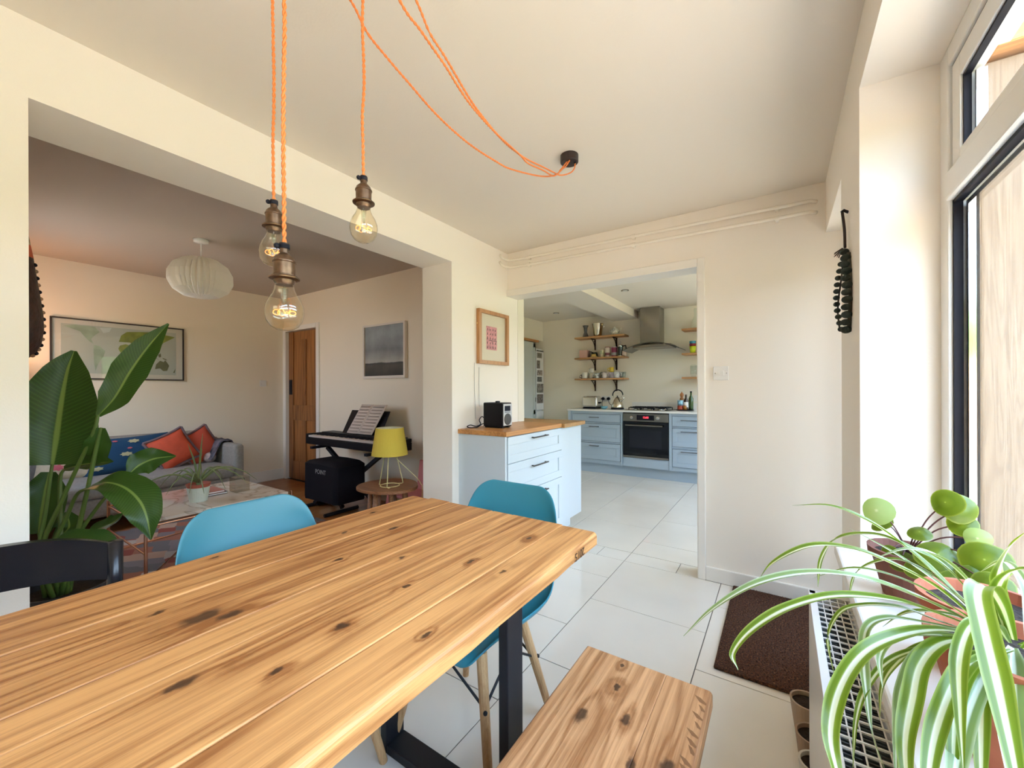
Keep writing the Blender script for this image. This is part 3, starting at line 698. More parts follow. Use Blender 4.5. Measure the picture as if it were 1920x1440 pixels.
r = tag(obj('worktop', G().box(-2.8, -1.462, 2.969, 3.385, ZW-.035, ZW-.003), wood('oak_worktop_cross', (.50, .27, .09), (.28, .13, .04), 'X', 1.3, .35, ()), bevel=.003), 'oak worktop turning into the kitchen behind the first one', 'worktop')
r = thing('peninsula_cabinet', 'off white return cabinet under the far oak worktop', 'cabinet', (-2.3, 3.2, 0))
obj('body', G().box(-2.78, XL-.001, 3.07, 3.37, .10, ZW-.036), ISLCAB, r); obj('plinth', G().box(-2.78, XL-.001, 3.10, 3.34, 0, .10), ISLCAB, r)

# radio
r = thing('table_radio', 'small black table radio with grey front on the oak worktop', 'radio', (-1.80, 2.50, ZW))
BLKP = mat('black_satin', (.006, .005, .007), .42, spec=.25); SIL = mat('silver_grey', (.58, .56, .54), .4)
rx0, rx1, ry0, ry1, rz0 = -1.83, -1.655, 2.365, 2.485, ZW+.008
body = obj('body', G().box(rx0, rx1, ry0, ry1, rz0, rz0+.175), BLKP, r, bevel=.008)
fc = obj('fascia', G().box(rx1, rx1+.004, ry0+.008, ry1-.004, rz0+.010, rz0+.166), SIL, r, bevel=.001)
obj('display', G().box(rx1+.004, rx1+.006, ry0+.022, ry1-.028, rz0+.115, rz0+.152), BLACK, fc)
obj('buttons', G().box(rx1+.004, rx1+.0065, ry0+.024, ry1-.03, rz0+.102, rz0+.111), mat('mid_grey', (.25, .25, .25), .5), fc)
g = G().lathe([(.044, 0), (.044, .003), (.036, .005), (.001, .006)], (0, 0, 0), 24, sx=.95)
o = obj('speaker_cone', g, mat('speaker_mesh', (.06, .055, .05), .6), fc, local=True, smooth=False)
o.data.transform(world_of(fc).inverted() @ Matrix.Translation((rx1+.004, (ry0+ry1)/2-.001, rz0+.055)) @ Matrix.Rotation(pi/2, 4, 'Y'))
obj('foot', G().box(rx0+.01, rx1-.01, ry0+.01, ry0+.03, ZW, rz0).box(rx0+.01, rx1-.01, ry1-.03, ry1-.01, ZW, rz0), BLKP, r)
obj('dial', G().lathe([(.018, 0), (.017, .010), (.001, .012)], (-1.74, 2.425, rz0+.175), 20), BLKP, r)
r.location = (-1.80, 2.50, ZW)
tag(obj('power_lead', G().tube(catmull([(-1.835, 2.40, .975), (-1.855, 2.385, 1.0), (-1.862, 2.36, .975), (-1.85, 2.36, .945), (-1.86, 2.32, .932), (-1.865, 2.26, .945), (-1.87, 2.23, .935), (-1.86, 2.25, .927), (-1.85, 2.32, .926), (-1.848, 2.38, .945), (-1.835, 2.40, .95)], 6), .0035, 6), BLACK, smooth=True), 'coiled black lead beside the radio', 'cable')
tag(obj('aerial_wires', G().tube([(XL+.01, 2.36, ZW+.06), (XL+.004, 2.352, 1.20), (XL+.004, 2.352, 1.40)], .0014, 5).tube([(XL+.012, 2.40, ZW+.15), (XL+.004, 2.405, 1.25), (XL+.004, 2.408, 1.37)], .0014, 5), mat('grey_wire', (.30, .28, .26), .6)), 'two thin grey wires rising up the wall behind the radio', 'cable')

# ------------------------------------------------------------------ kitchen run
YC = 5.49
r = thing('base_cabinet', 'pale blue three drawer cabinet left of the oven', 'cabinet', (-2.2, 5.7, 0))
obj('body', G().box(-2.63, -1.816, YC, YK, .145, .885), BLUECAB, r)
for (z0, z1, hz, f_) in ((.735, .842, .80, .012), (.462, .705, .668, .055), (.20, .43, .395, .055)): shaker(-2.57, -1.85, z0, z1, YC, r, BLUECAB, 'y', (-2.225, hz), fr=f_, hw=.075, dep=.016)
obj('end_post', G().box(-2.64, -2.60, YC-.015, YC, .145, .885).box(-1.842, -1.818, YC-.015, YC, .145, .885), BLUECAB, r)
r = thing('base_cabinet', 'pale blue three drawer cabinet right of the oven', 'cabinet', (-.8, 5.7, 0))
obj('body', G().box(-1.206, -.45, YC, YK, .145, .885), BLUECAB, r)
for (z0, z1, hz, f_) in ((.722, .85, .80, .012), (.462, .695, .655, .055), (.20, .425, .40, .055)): shaker(-1.166, -.60, z0, z1, YC, r, BLUECAB, 'y', (-.96, hz), fr=f_, hw=.10, dep=.016)
obj('end_post', G().box(-1.204, -1.172, YC-.015, YC, .145, .885), BLUECAB, r)
r = tag(obj('plinth_board', G().box(-2.63, -.45, YC+.06, YC+.08, 0, .145), BLUECAB), 'pale blue plinth board under the kitchen units', 'plinth')
r = tag(obj('worktop', G().box(-2.65, -.45, YC-.03, YK, .885, .91), mat('white_quartz', (.80, .78, .74), .2), bevel=.002), 'white stone worktop along the kitchen wall', 'worktop')
r = tag(obj('upstand', G().box(-1.85, -.45, YK-.015, YK, .911, 1.01), mat('white_quartz', (.8, .78, .74), .2)), 'low white upstand on the wall behind the hob', 'upstand')
# oven
r = thing('built_in_oven', 'steel and black glass oven with red clock digits', 'oven', (-1.51, 5.6, .28))
obj('body', G().box(-1.812, -1.210, YC, YK-.02, .27, .884), BLKP, r)
pn = obj('control_panel', G().box(-1.808, -1.212, YC-.02, YC, .765, .872), STEEL, r, bevel=.002)
obj('display', G().box(-1.62, -1.39, YC-.023, YC-.02, .785, .852), BLACK, pn)
text('12:03', .035, Matrix.Translation((-1.50, YC-.0235, .82)) @ Matrix.Rotation(pi/2, 4, 'X'), mat('red_digits', (1, .05, .05), .5, emit=((1, .05, .08), 2.5)), pn, 'clock_digits')
for kx in (-1.685, -1.345):
    o = obj('knob', G().lathe([(.022, 0), (.020, .02), (.001, .022)], (0, 0, 0), 20), CHROME, pn, local=True); o.data.transform(world_of(pn).inverted() @ Matrix.Translation((kx, YC-.02, .818)) @ Matrix.Rotation(pi/2, 4, 'X'))
dg_ = obj('oven_door', G().box(-1.808, -1.212, YC-.022, YC, .305, .760), mat('black_oven_glass', (.004, .004, .006), .05), r, bevel=.002)
obj('handle', G().tube([(-1.765, YC-.055, .715), (-1.275, YC-.055, .715)], .011, 10).tube([(-1.74, YC-.055, .715), (-1.74, YC-.02, .715)], .007, 8).tube([(-1.30, YC-.055, .715), (-1.30, YC-.02, .715)], .007, 8), STEEL, dg_)
obj('window_trim', G().box(-1.72, -1.30, YC-.0235, YC-.022, .40, .66), mat('dark_inner_glass', (.010, .010, .016), .04), dg_)
obj('bottom_strip', G().box(-1.808, -1.212, YC-.022, YC, .275, .30), STEEL, r)
obj('filler_panel', G().box(-1.812, -1.208, YC-.008, YC+.02, .147, .268), BLUECAB, r)
# hob
r = thing('gas_hob', 'black gas hob with cast iron pan supports', 'hob', (-1.51, 5.75, .91))
obj('hob_plate', G().box(-1.80, -1.22, 5.53, 5.98, .911, .918), STEEL, r, bevel=.002)
for bx, by, br in ((-1.68, 5.64, .03), (-1.34, 5.64, .045), (-1.68, 5.87, .04), (-1.34, 5.87, .03), (-1.51, 5.76, .055)):
    q = obj('burner', G().lathe([(br, 0), (br, .014), (br*.8, .018), (.001, .02)], (bx, by, .918), 18), BLKMET, r)
    obj('burner_ring', G().lathe([(br+.006, 0), (br+.006, .008), (br, .009)], (bx, by, .918), 18), CHROME, q)
for bx in (-1.68, -1.51, -1.34):
    g = G()
    for by in (5.58, 5.93): g.quadbar((bx-.08, by, .945), (bx+.08, by, .945), .010, .010)
    for dx in (-.08, .08): g.quadbar((bx+dx, 5.58, .945), (bx+dx, 5.93, .945), .010, .010)
    for by in (5.64, 5.76, 5.87): g.quadbar((bx-.08, by, .95), (bx+.08, by, .95), .008, .012)
    for dx in (-.08, .08):
        for by in (5.58, 5.93): g.quadbar((bx+dx, by, .918), (bx+dx, by, .945), .010, .010)
    obj('pan_support', g, BLKMET, r)
# hood
r = thing('cooker_hood', 'steel chimney hood with curved glass canopy over the hob', 'cooker hood', (-1.50, 5.85, 1.8))
obj('chimney', G().box(-1.655, -1.39, 5.76, YK, 1.80, ZK-.002), STEEL, r, bevel=.004)
P = []; n = 16
for i in range(n+1):
    u = -1+2*i/n; z = 1.835-.095*u*u
    P.append((-1.475+u*.375, z))
vs = []; fs = []
for (x_, z) in P: vs += [(x_, 5.58, z-.006), (x_, YK-.01, z-.006), (x_, YK-.01, z+.004), (x_, 5.58, z+.004)]
for i in range(n):
    for q in range(4): fs.append((i*4+q, i*4+(q+1) % 4, (i+1)*4+(q+1) % 4, (i+1)*4+q))
fs += [(0, 1, 2, 3), (n*4, n*4+1, n*4+2, n*4+3)]
obj('glass_canopy', G().add(vs, fs), mat('smoked_glass', (.05, .045, .04), .08, spec=.7), r, smooth=False)
obj('motor_box', G().box(-1.73, -1.22, 5.66, YK-.02, 1.775, 1.815), STEEL, r, bevel=.004)
obj('badge', G().box(-1.663, -1.655, 5.80, 5.83, 1.88, 1.94), WHITE, r)
# shelves
def shelf(label, x0, x1, z, bx, group):
    r = thing('wall_shelf', label, 'shelf', ((x0+x1)/2, 5.93, z), 0, group)
    obj('board', G().box(x0, x1, YK-.22, YK, z, z+.024), OAKX, r, bevel=.002)
    for q in bx:
        g = G().quadbar((q, YK-.012, z-.17), (q, YK-.012, z), .02, .012, (0, 1, 0)).quadbar((q, YK-.17, z-.008), (q, YK, z-.008), .018, .012)
        g.tube([(q, YK-.15, z-.012), (q, YK-.085, z-.045), (q, YK-.045, z-.09), (q, YK-.018, z-.15)], .006, 6).sphere((q, YK-.02, z-.035), .016, 8, 6)
        obj('bracket', g, mat('dark_iron', (.05, .022, .012), .5, metal=.6), r)
for z, lab in ((1.985, 'top oak shelf with vase, bucket and teapot'), (1.665, 'middle oak shelf with tins and coffee press'), (1.343, 'lowest oak shelf with the row of mugs')): shelf(lab, -2.69, -1.90, z, (-2.43, -2.085), 'oak shelves left of the hood')
for z, lab in ((1.99, 'top oak shelf right of the hood'), (1.66, 'middle oak shelf right of the hood with stacked cups'), (1.338, 'lowest oak shelf right of the hood with glass jar')): shelf(lab, -1.115, -.45, z, (-.85, -.58), 'oak shelves right of the hood')
YS = 5.90
def one(name, label, cat, g, m, loc, group=None, smooth=True, **k):
    r = obj(name, g, m, None, smooth=smooth, **k); return tag(r, label, cat, group)
Z1, Z2, Z3 = 2.009, 1.689, 1.367
one('vase', 'smoky glass waisted vase on the top kitchen shelf', 'vase', G().lathe([(.05, 0), (.046, .02), (.022, .08), (.030, .15), (.048, .185)], (-2.54, YS, Z1), 20), mat('smoke_glass', (.10, .10, .11), .08, spec=.8), 0)
r = thing('ice_bucket', 'shiny metal wine bucket on the top kitchen shelf', 'bucket', (-2.34, YS, Z1))
obj('bowl', G().lathe([(.055, 0), (.06, .01), (.085, .19), (.092, .195), (.092, .2), (.08, .2), (.06, .02)], (-2.34, YS, Z1), 28), mat('polished_brass_steel', (.78, .66, .45), .12, metal=1), r, smooth=True)
obj('handle', G().tube([(-2.255, YS, Z1+.17), (-2.235, YS, Z1+.15), (-2.245, YS, Z1+.135)], .008, 8), CHROME, r)
def teapot(label, c, s, m):
    r = thing('teapot', label, 'teapot', c)
    obj('pot', G().lathe([(.035*s, 0), (.055*s, .03*s), (.06*s, .06*s), (.045*s, .1*s), (.02*s, .115*s), (.012*s, .13*s), (.001, .135*s)], c, 20), m, r, smooth=True)
    obj('spout', G().tube([(c[0]+.05*s, c[1], c[2]+.04*s), (c[0]+.08*s, c[1], c[2]+.06*s), (c[0]+.1*s, c[1], c[2]+.11*s)], .013*s, 8, r2=.007*s), m, r, smooth=True)
    obj('handle', G().tube([(c[0]-.05*s, c[1], c[2]+.09*s), (c[0]-.085*s, c[1], c[2]+.075*s), (c[0]-.08*s, c[1], c[2]+.04*s), (c[0]-.05*s, c[1], c[2]+.03*s)], .006*s, 8), m, r, smooth=True)
teapot('patterned white teapot on the top kitchen shelf', (-2.07, YS, Z1), .95, mat('painted_china', (.72, .70, .60), .3, noise=.5, nscale=40))
one('storage_box', 'pink cardboard box on the middle kitchen shelf', 'box', G().box(-2.62, -2.49, 5.84, 5.95, Z2, Z2+.12), mat('pink_card', (.62, .38, .32), .8), 0, smooth=False, bevel=.002)
r = thing('plate_rack', 'dark wire rack on the middle kitchen shelf', 'rack', (-2.42, YS, Z2))
g = G()
for i in range(5): g.tube([(-2.47+i*.024, 5.85, Z2+.006), (-2.47+i*.024, 5.87, Z2+.10-.012*i), (-2.47+i*.024, 5.97, Z2+.10-.01*i), (-2.47+i*.024, 5.98, Z2+.006)], .004, 6)
g.box(-2.48, -2.36, 5.85, 5.98, Z2, Z2+.006); obj('wires', g, BLKMET, r)
obj('holder', G().box(-2.46, -2.38, 5.93, 5.98, Z2+.01, Z2+.085), mat('dark_teal_metal', (.03, .05, .05), .4), r)
r = thing('butter_dish', 'small yellow butter dish before the wire rack', 'dish', (-2.37, 5.85, Z2))
obj('dish', G().box(-2.425, -2.325, 5.815, 5.855, Z2+.007, Z2+.016), mat('butter_yellow', (.75, .50, .15), .4), r, bevel=.003); obj('lid', G().box(-2.41, -2.345, 5.82, 5.85, Z2+.016, Z2+.05), mat('butter_yellow', (.75, .5, .15), .4), r, bevel=.006)
def tin(label, x, r_, h, m, m2, z=Z2, y=YS, name='storage_tin', cat='tin'):
    r = thing(name, label, cat, (x, y, z), 0, None)
    obj('can', G().lathe([(r_, 0), (r_, h)], (x, y, z), 20), m, r, smooth=False)
    obj('lid', G().lathe([(r_+.002, 0), (r_+.002, .012)], (x, y, z+h), 20), m2, r)
    obj('wrapper', G().lathe([(r_+.0008, h*.15), (r_+.0008, h*.45)], (x, y, z), 20), m2, r)
tin('short green and white tin on the middle shelf', -2.275, .033, .10, mat('green_white_tin', (.55, .55, .35), .5, noise=.5, nscale=30), mat('cream_tin', (.7, .6, .45), .5))
tin('tall pink and white tin on the middle shelf', -2.185, .036, .14, mat('pale_tin', (.70, .62, .55), .5), mat('plum_band', (.25, .08, .10), .5))
tin('dark purple tin on the middle shelf', -2.08, .042, .135, mat('purple_tin', (.22, .02, .07), .4), mat('grey_label', (.45, .42, .42), .6))
r = thing('coffee_press', 'glass and steel coffee press at the end of the middle shelf', 'coffee press', (-1.985, YS, Z2))
obj('beaker', G().lathe([(.036, .005), (.038, .15), (.04, .155)], (-1.985, YS, Z2), 18), mat('dark_glass_beaker', (.06, .06, .07), .1, spec=.8), r)
obj('frame', G().lathe([(.04, 0), (.04, .012)], (-1.985, YS, Z2), 18).lathe([(.041, .14), (.041, .15)], (-1.985, YS, Z2), 18), CHROME, r)
obj('plunger', G().lathe([(.042, .15), (.03, .175), (.004, .18), (.004, .2), (.011, .205), (.008, .22), (.001, .222)], (-1.985, YS, Z2), 14), CHROME, r, smooth=True)
obj('handle', G().tube([(-1.95, YS, Z2+.15), (-1.90, YS-.02, Z2+.155), (-1.893, YS-.02, Z2+.11), (-1.92, YS-.01, Z2+.06)], .008, 8), BLACK, r, smooth=True)
one('jug', 'small pale pink jug at the right end of the middle shelf', 'jug', G().lathe([(.028, 0), (.036, .03), (.03, .06), (.034, .075)], (-1.915, 5.87, Z2), 16), mat('pale_pink_china', (.68, .52, .46), .4), 0)
def mug(label, x, m, y=YS, z=Z3, s=1, hs=1, loc2=None, stack=0):
    r = thing('mug', label, 'mug', (x, y, z+stack), 0, 'mugs on the lowest kitchen shelf')
    z += stack
    obj('cup', G().lathe([(.034*s, 0), (.038*s, .01), (.041*s, .085*s), (.037*s, .085*s), (.034*s, .02)], (x, y, z), 18), m, r, smooth=True)
    obj('handle', G().tube([(x-.035*s*hs, y-.01, z+.07*s), (x-.066*s*hs, y-.015, z+.062*s), (x-.066*s*hs, y-.015, z+.03*s), (x-.036*s*hs, y-.01, z+.02*s)], .006, 8), m, r, smooth=True)
MW = mat('mug_white', (.74, .70, .62), .3); MP = mat('mug_pattern', (.45, .48, .48), .3, noise=.9, nscale=35)
mug('plain cream mug, first from the left on the lowest shelf', -2.545, MW, 5.87, s=1.1)
mug('dark mug tucked behind the first cream mug', -2.61, mat('mug_dark', (.12, .10, .10), .4), 5.96, s=.8)
mug('striped beige mug, second in the row of mugs', -2.445, mat('mug_striped', (.55, .50, .40), .4, noise=.3, nscale=20), s=1.0)
mug('cream mug resting tilted above the striped beige mug', -2.435, MW, s=.85, stack=.088)
mug('blue splashed mug left of the bracket line', -2.34, MP, 5.87, s=.95)
mug('black and white mug behind the blue splashed one', -2.27, mat('mug_spots', (.40, .40, .38), .4, noise=1.2, nscale=60), 5.95, s=1.15)
mug('wide pink white cup in the middle of the mug row', -2.215, mat('mug_blush', (.66, .58, .54), .35), 5.86, s=1.0, hs=-1)
mug('white and lilac mug below the yellow cup', -2.12, mat('mug_lilac', (.55, .52, .60), .4, noise=.4, nscale=25), s=1.05)
mug('bright yellow cup stacked on the lilac mug', -2.12, mat('mug_yellow', (.72, .52, .06), .35), s=.85, stack=.092)
mug('white mug with small blue print near the row end', -2.03, mat('mug_print', (.68, .68, .70), .35, noise=.25, nscale=50), 5.87, s=1.1, hs=-1)
one('tumbler', 'clear glass tumbler ending the mug row', 'glass', G().lathe([(.026, 0), (.034, .09), (.031, .09), (.024, .008)], (-1.93, 5.88, Z3), 16), CLEAR, 0)
one('tumbler', 'frosted glass tumbler beside the last mug', 'glass', G().lathe([(.026, 0), (.034, .09), (.031, .09), (.024, .008)], (-1.975, 5.95, Z3), 16), mat('frost_glass', (.55, .55, .5), .2), 0)
# right shelves
one('decanter', 'tall clear glass bottle on the top right shelf', 'bottle', G().lathe([(.05, 0), (.055, .02), (.05, .08), (.018, .17), (.016, .22), (.022, .225), (.02, .27), (.001, .28)], (-.955, YS, 2.014), 18), CLEAR, 0)
for q, (c_, lab) in enumerate((((.55, .65, .02), 'lime green cup, bottom of the colourful stack'), ((.22, .02, .03), 'dark red cup, middle of the colourful stack'), ((.05, .28, .38), 'turquoise cup, top of the colourful stack'))):
    one('cup', lab, 'cup', G().lathe([(.032, 0), (.042, .09), (.038, .09), (.03, .008)] if q == 0 else [(.039, 0), (.043, .034), (.04, .034), (.036, .004)], (-.985, 5.87, 1.684+(0, .0905, .125)[q]), 18), mat('cup_%d' % q, c_, .35), 0, 'stack of coloured cups')
one('cup', 'orange cup beside the colourful stack of cups', 'cup', G().lathe([(.032, 0), (.042, .09), (.038, .09), (.03, .008)], (-.90, 5.90, 1.684), 18), mat('cup_orange', (.7, .25, .05), .35), 0)
r = thing('glass_jar', 'clear glass jar on the lowest right shelf', 'jar', (-.975, 5.88, 1.362))
obj('vessel', G().lathe([(.03, 0), (.032, .02), (.045, .035), (.046, .15), (.042, .15), (.04, .04)], (-.975, 5.88, 1.362), 18), CLEAR, r, smooth=True); obj('lid', G().lathe([(.044, .15), (.03, .165), (.001, .17)], (-.975, 5.88, 1.362), 18), CLEAR, r, smooth=True)
# worktop things
r = thing('toaster', 'polished steel toaster at the left end of the white worktop', 'toaster', (-2.40, 5.78, .91))
obj('body', G().box(-2.50, -2.26, 5.66, 5.86, .93, 1.095), CHROME, r, bevel=.03, seg=4)
obj('base', G().box(-2.49, -2.27, 5.67, 5.85, .911, .93), BLACK, r); obj('slots', G().box(-2.48, -2.28, 5.70, 5.725, 1.094, 1.0965).box(-2.48, -2.28, 5.79, 5.815, 1.094, 1.0965), BLACK, r)
obj('lever', G().box(-2.26, -2.235, 5.745, 5.775, .99, 1.01), BLACK, r)
r = thing('kettle', 'steel pyramid kettle with black looped handle', 'kettle', (-2.03, 5.78, .91))
kx, ky = -1.985, 5.76
obj('base', G().lathe([(.092, 0), (.092, .016), (.085, .018)], (kx, ky, .911), 28), BLACK, r)
obj('vessel', G().lathe([(.088, .018), (.090, .03), (.078, .075), (.058, .12), (.036, .155), (.026, .165)], (kx, ky, .911), 28), mat('kettle_steel', (.62, .57, .48), .16, metal=1), r, smooth=True)
obj('lid', G().lathe([(.028, .165), (.02, .172), (.006, .175), (.006, .185), (.014, .19), (.001, .197)], (kx, ky, .911), 18), BLACK, r, smooth=True)
P = [(kx-.075*cos(a)+.005, ky, .911+.205+.075*sin(a)) for a in [radians(-8+i*188/14) for i in range(15)]]
obj('handle', G().tube(P, .0085, 10), BLACK, r, smooth=True)
obj('handle_stem', G().tube([P[0], (kx-.05, ky, 1.075)], .004, 6).tube([P[-1], (kx+.05, ky, 1.075)], .004, 6), CHROME, r)
obj('spout', G().tube([(kx+.055, ky, 1.03), (kx+.085, ky, 1.065), (kx+.10, ky, 1.085)], .016, 10, r2=.009), CHROME, r, smooth=True)
one('bowl', 'small pale blue glass bowl between toaster and kettle', 'bowl', G().lathe([(.025, 0), (.05, .022), (.055, .04), (.05, .04), (.024, .008)], (-2.165, 5.70, .911), 20), mat('blue_glass', (.16, .40, .50), .15), 0)
def wsock(label, x, z, plugs):
    r = thing('wall_socket', label, 'socket', (x, YK, z))
    obj('plate', G().box(x-.075, x+.075, YK-.009, YK, z-.045, z+.045), WHITE, r, bevel=.002)
    for q in plugs:
        obj('plug', G().lathe([(.024, 0), (.022, .03), (.001, .032)], (0, 0, 0), 14), BLACK, r, local=True).data.transform(Matrix.Translation((q, -.009, -.0)) @ Matrix.Rotation(pi/2, 4, 'X'))
    if not plugs:
        obj('rocker', G().box(x-.03, x-.01, YK-.012, YK-.009, z+.01, z+.03).box(x+.01, x+.03, YK-.012, YK-.009, z+.01, z+.03), WHITE, r)
wsock('white double socket with two black plugs by the toaster', -2.255, 1.055, (-.045, .045))
wsock('white empty double socket right of the bottles', -.93, 1.07, ())
tag(obj('kettle_lead', G().tube(catmull([(-2.21, YK-.04, 1.04), (-2.19, YK-.05, .99), (-2.14, 5.92, .965), (-2.06, 5.84, .975), (kx-.06, ky+.02, .96)], 6), .004, 6), BLACK, smooth=True), 'black kettle lead hanging from the right plug', 'cable')
tag(obj('toaster_lead', G().tube(catmull([(-2.30, YK-.04, 1.04), (-2.30, YK-.06, .99), (-2.28, 5.92, .93), (-2.27, 5.86, .925)], 6), .004, 6), BLACK, smooth=True), 'black toaster lead hanging from the left plug', 'cable')
tr = one('tray', 'dark round tray under the bottles right of the hob', 'tray', G().lathe([(.11, 0), (.115, .008), (.11, .012), (.105, .004)], (-1.08, 5.84, .911), 28), BLKP, 0)
one('pepper_mill', 'turned wooden pepper mill right of the hob', 'pepper mill', G().lathe([(.03, 0), (.03, .03), (.022, .07), (.028, .12), (.024, .15), (.014, .16), (.024, .18), (.026, .20), (.015, .22), (.006, .225), (.008, .235), (.001, .24)], (-1.13, 5.90, .925), 20), mat('cherry_wood', (.45, .17, .05), .35), 0)
def bottle(label, x, y, h, m, m2, lab=None):
    r = thing('bottle', label, 'bottle', (x, y, .925), 0, None)
    obj('glass_body', G().lathe([(.028, 0), (.030, .01), (.030, h*.6), (.012, h*.78), (.011, h*.94)], (x, y, .925), 18), m, r, smooth=True)
    obj('cap', G().lathe([(.013, h*.93), (.013, h)], (x, y, .925), 12), m2, r)
    if lab: obj('label_wrap', G().lathe([(.0308, h*.15), (.0308, h*.5)], (x, y, .925), 18), lab, r)
bottle('dark sauce bottle with white wrapper on the tray', -1.065, 5.83, .20, mat('brown_bottle', (.05, .02, .01), .15), mat('dark_cap', (.05, .02, .02), .4), WHITE)
bottle('tall dark green oil bottle at the back of the tray', -1.01, 5.88, .245, mat('green_bottle', (.04, .08, .02), .12), BLKP)
one('mug', 'blue and white mug stacked above the red tin', 'mug', G().lathe([(.034, 0), (.038, .07), (.034, .07), (.03, .01)], (-1.13, 5.80, .978), 18), mat('blue_white_mug', (.25, .45, .65), .4, noise=.8, nscale=25), 0)
one('storage_tin', 'low red and orange tin on the dark tray', 'tin', G().lathe([(.042, 0), (.042, .052)], (-1.125, 5.80, .925), 20), mat('red_tin', (.55, .10, .06), .4, noise=.5, nscale=25), 0, smooth=False)
one('spice_jar', 'small amber jar at the front of the tray', 'jar', G().lathe([(.022, 0), (.024, .04), (.018, .045), (.018, .055), (.001, .056)], (-1.065, 5.76, .925), 16), mat('amber_jar', (.42, .16, .02), .3), 0)
# larder cupboard and fridge with photographs
r = thing('tall_cupboard', 'tall pale grey larder cupboard with oak cornice in the kitchen', 'cupboard', (-3.6, 5.45, 0))
GREYC = mat('pale_grey_cabinet', (.55, .58, .56), .5)
obj('body', G().box(-3.94, -3.36, 5.21, 5.74, 0, 1.97), GREYC, r)
dr_ = obj('door', G().box(-3.36, -3.34, 5.23, 5.70, .05, 1.955), GREYC, r, bevel=.002)
for (a, b_, c, d) in ((5.23, 5.70, 1.885, 1.955), (5.23, 5.70, .80, .87), (5.23, 5.29, .05, 1.955), (5.64, 5.70, .05, 1.955)): obj('front_rail', G().box(-3.34, -3.334, a, b_, c, d), GREYC, dr_)
obj('knob', G().sphere((-3.322, 5.27, .92), .014, 10, 8), mat('dark_pewter', (.1, .085, .075), .35), dr_)
for z in (1.0, 1.83): obj('hinge', G().box(-3.342, -3.33, 5.70, 5.712, z, z+.07), mat('dark_pewter', (.1, .085, .075), .35), r)
obj('cornice', G().box(-3.94, -3.315, 5.21, 5.79, 1.975, 2.01), OAKY, r, bevel=.004)
r = thing('fridge', 'tall white fridge covered with small photographs', 'fridge', (-3.6, 5.87, 0))
FRW = mat('fridge_white', (.72, .73, .74), .35)
obj('body', G().box(-3.94, -3.375, 5.755, 6.0, 0, 1.88), FRW, r, bevel=.005); obj('upper_door', G().box(-3.374, -3.345, 5.757, 5.998, .86, 1.86), FRW, r, bevel=.006); obj('lower_door', G().box(-3.374, -3.345, 5.757, 5.998, .02, .84), FRW, r, bevel=.006)
PH = [mat('photo_print_%d' % i, c_, .5, noise=.8, nscale=30+i) for i, c_ in enumerate(((.12, .12, .12), (.22, .20, .18), (.16, .13, .12), (.3, .25, .22)))]
for i, (z, h, ya, yb, lab) in enumerate(((1.83, .022, 5.765, 5.99, 'long thin dark strip at the top of the fridge door'), (1.73, .08, 5.775, 5.94, 'uppermost small photograph on the fridge'), (1.56, .12, 5.77, 5.87, 'narrow photograph second from the fridge top'), (1.44, .08, 5.78, 5.95, 'square photograph third from the fridge top'), (1.335, .075, 5.78, 5.93, 'round framed photograph in the middle of the fridge'), (1.16, .135, 5.77, 5.98, 'large black and white photograph low on the fridge'), (.985, .135, 5.77, 5.97, 'lowest reddish photograph on the fridge'))):
    tag(obj('photograph', G().box(-3.345, -3.342, ya, yb, z-h*.1, z+h), PH[i % 4]), lab, 'photograph', 'photographs on the fridge')
for i, (x_, y_, lab) in enumerate(((-2.81, 5.43, 'recessed ceiling spotlight left of the kitchen beam'), (-1.506, 4.64, 'recessed ceiling spotlight right of the kitchen beam'))):
    r = thing('ceiling_spotlight', lab, 'spotlight', (x_, y_, ZK)); obj('ring', G().lathe([(.045, -.006), (.045, 0)], (x_, y_, ZK), 24), STEEL, r); obj('lens', G().lathe([(.03, -.009), (.03, -.006)], (x_, y_, ZK), 20), WHITE, r)

# ------------------------------------------------------------------ radiator, sill plants, pots, mat, beads
r = thing('radiator', 'white double panel radiator with open grille under the window sill', 'radiator', (.12, .5, .1))
RAD = mat('radiator_enamel', (.80, .77, .72), .3); FIN = mat('dark_convector_fins', (.10, .11, .11), .6)
RX0, RX1, RY0, RY1, RZ = .066, .165, -.35, 1.445, .62
obj('front_panel', G().box(RX0, RX0+.012, RY0, RY1, .12, RZ-.004), RAD, r, bevel=.003)
obj('rear_panel', G().box(RX1-.012, RX1, RY0, RY1, .12, RZ-.012), RAD, r, bevel=.003)
obj('end_cap', G().box(RX0+.012, RX1-.012, RY1-.012, RY1, .12, RZ-.004), RAD, r); obj('end_cap', G().box(RX0+.012, RX1-.012, RY0, RY0+.012, .12, RZ-.004), RAD, r)
g = G()
y = RY0+.02
while y < RY1-.02: g.box(RX0+.012, RX1-.012, y, y+.003, .14, RZ-.035); y += .009
f_ = obj('convector_fins', g, FIN, r); f_['kind'] = 'stuff'
obj('centre_divider', G().box(RX0+.045, RX0+.05, RY0+.012, RY1-.012, .3, RZ-.03), BLACK, r)
obj('grille_rim', G().box(RX0-.001, RX0+.015, RY0, RY1, RZ-.004, RZ).box(RX1-.01, RX1, RY0, RY1, RZ-.004, RZ).box(RX0, RX1, RY1-.02, RY1, RZ-.004, RZ), RAD, r, bevel=.001)
obj('grille_band', G().box(RX0+.01, RX1-.01, .735, .755, RZ-.006, RZ-.002), RAD, r)
for q in range(4):
    x_ = RX0+.028+q*.017; obj('grille_wire', G().tube([(x_, RY0+.01, RZ-.004), (x_, RY1-.01, RZ-.004)], .0014, 6), RAD, r)
y = RY0+.03; cb_ = None
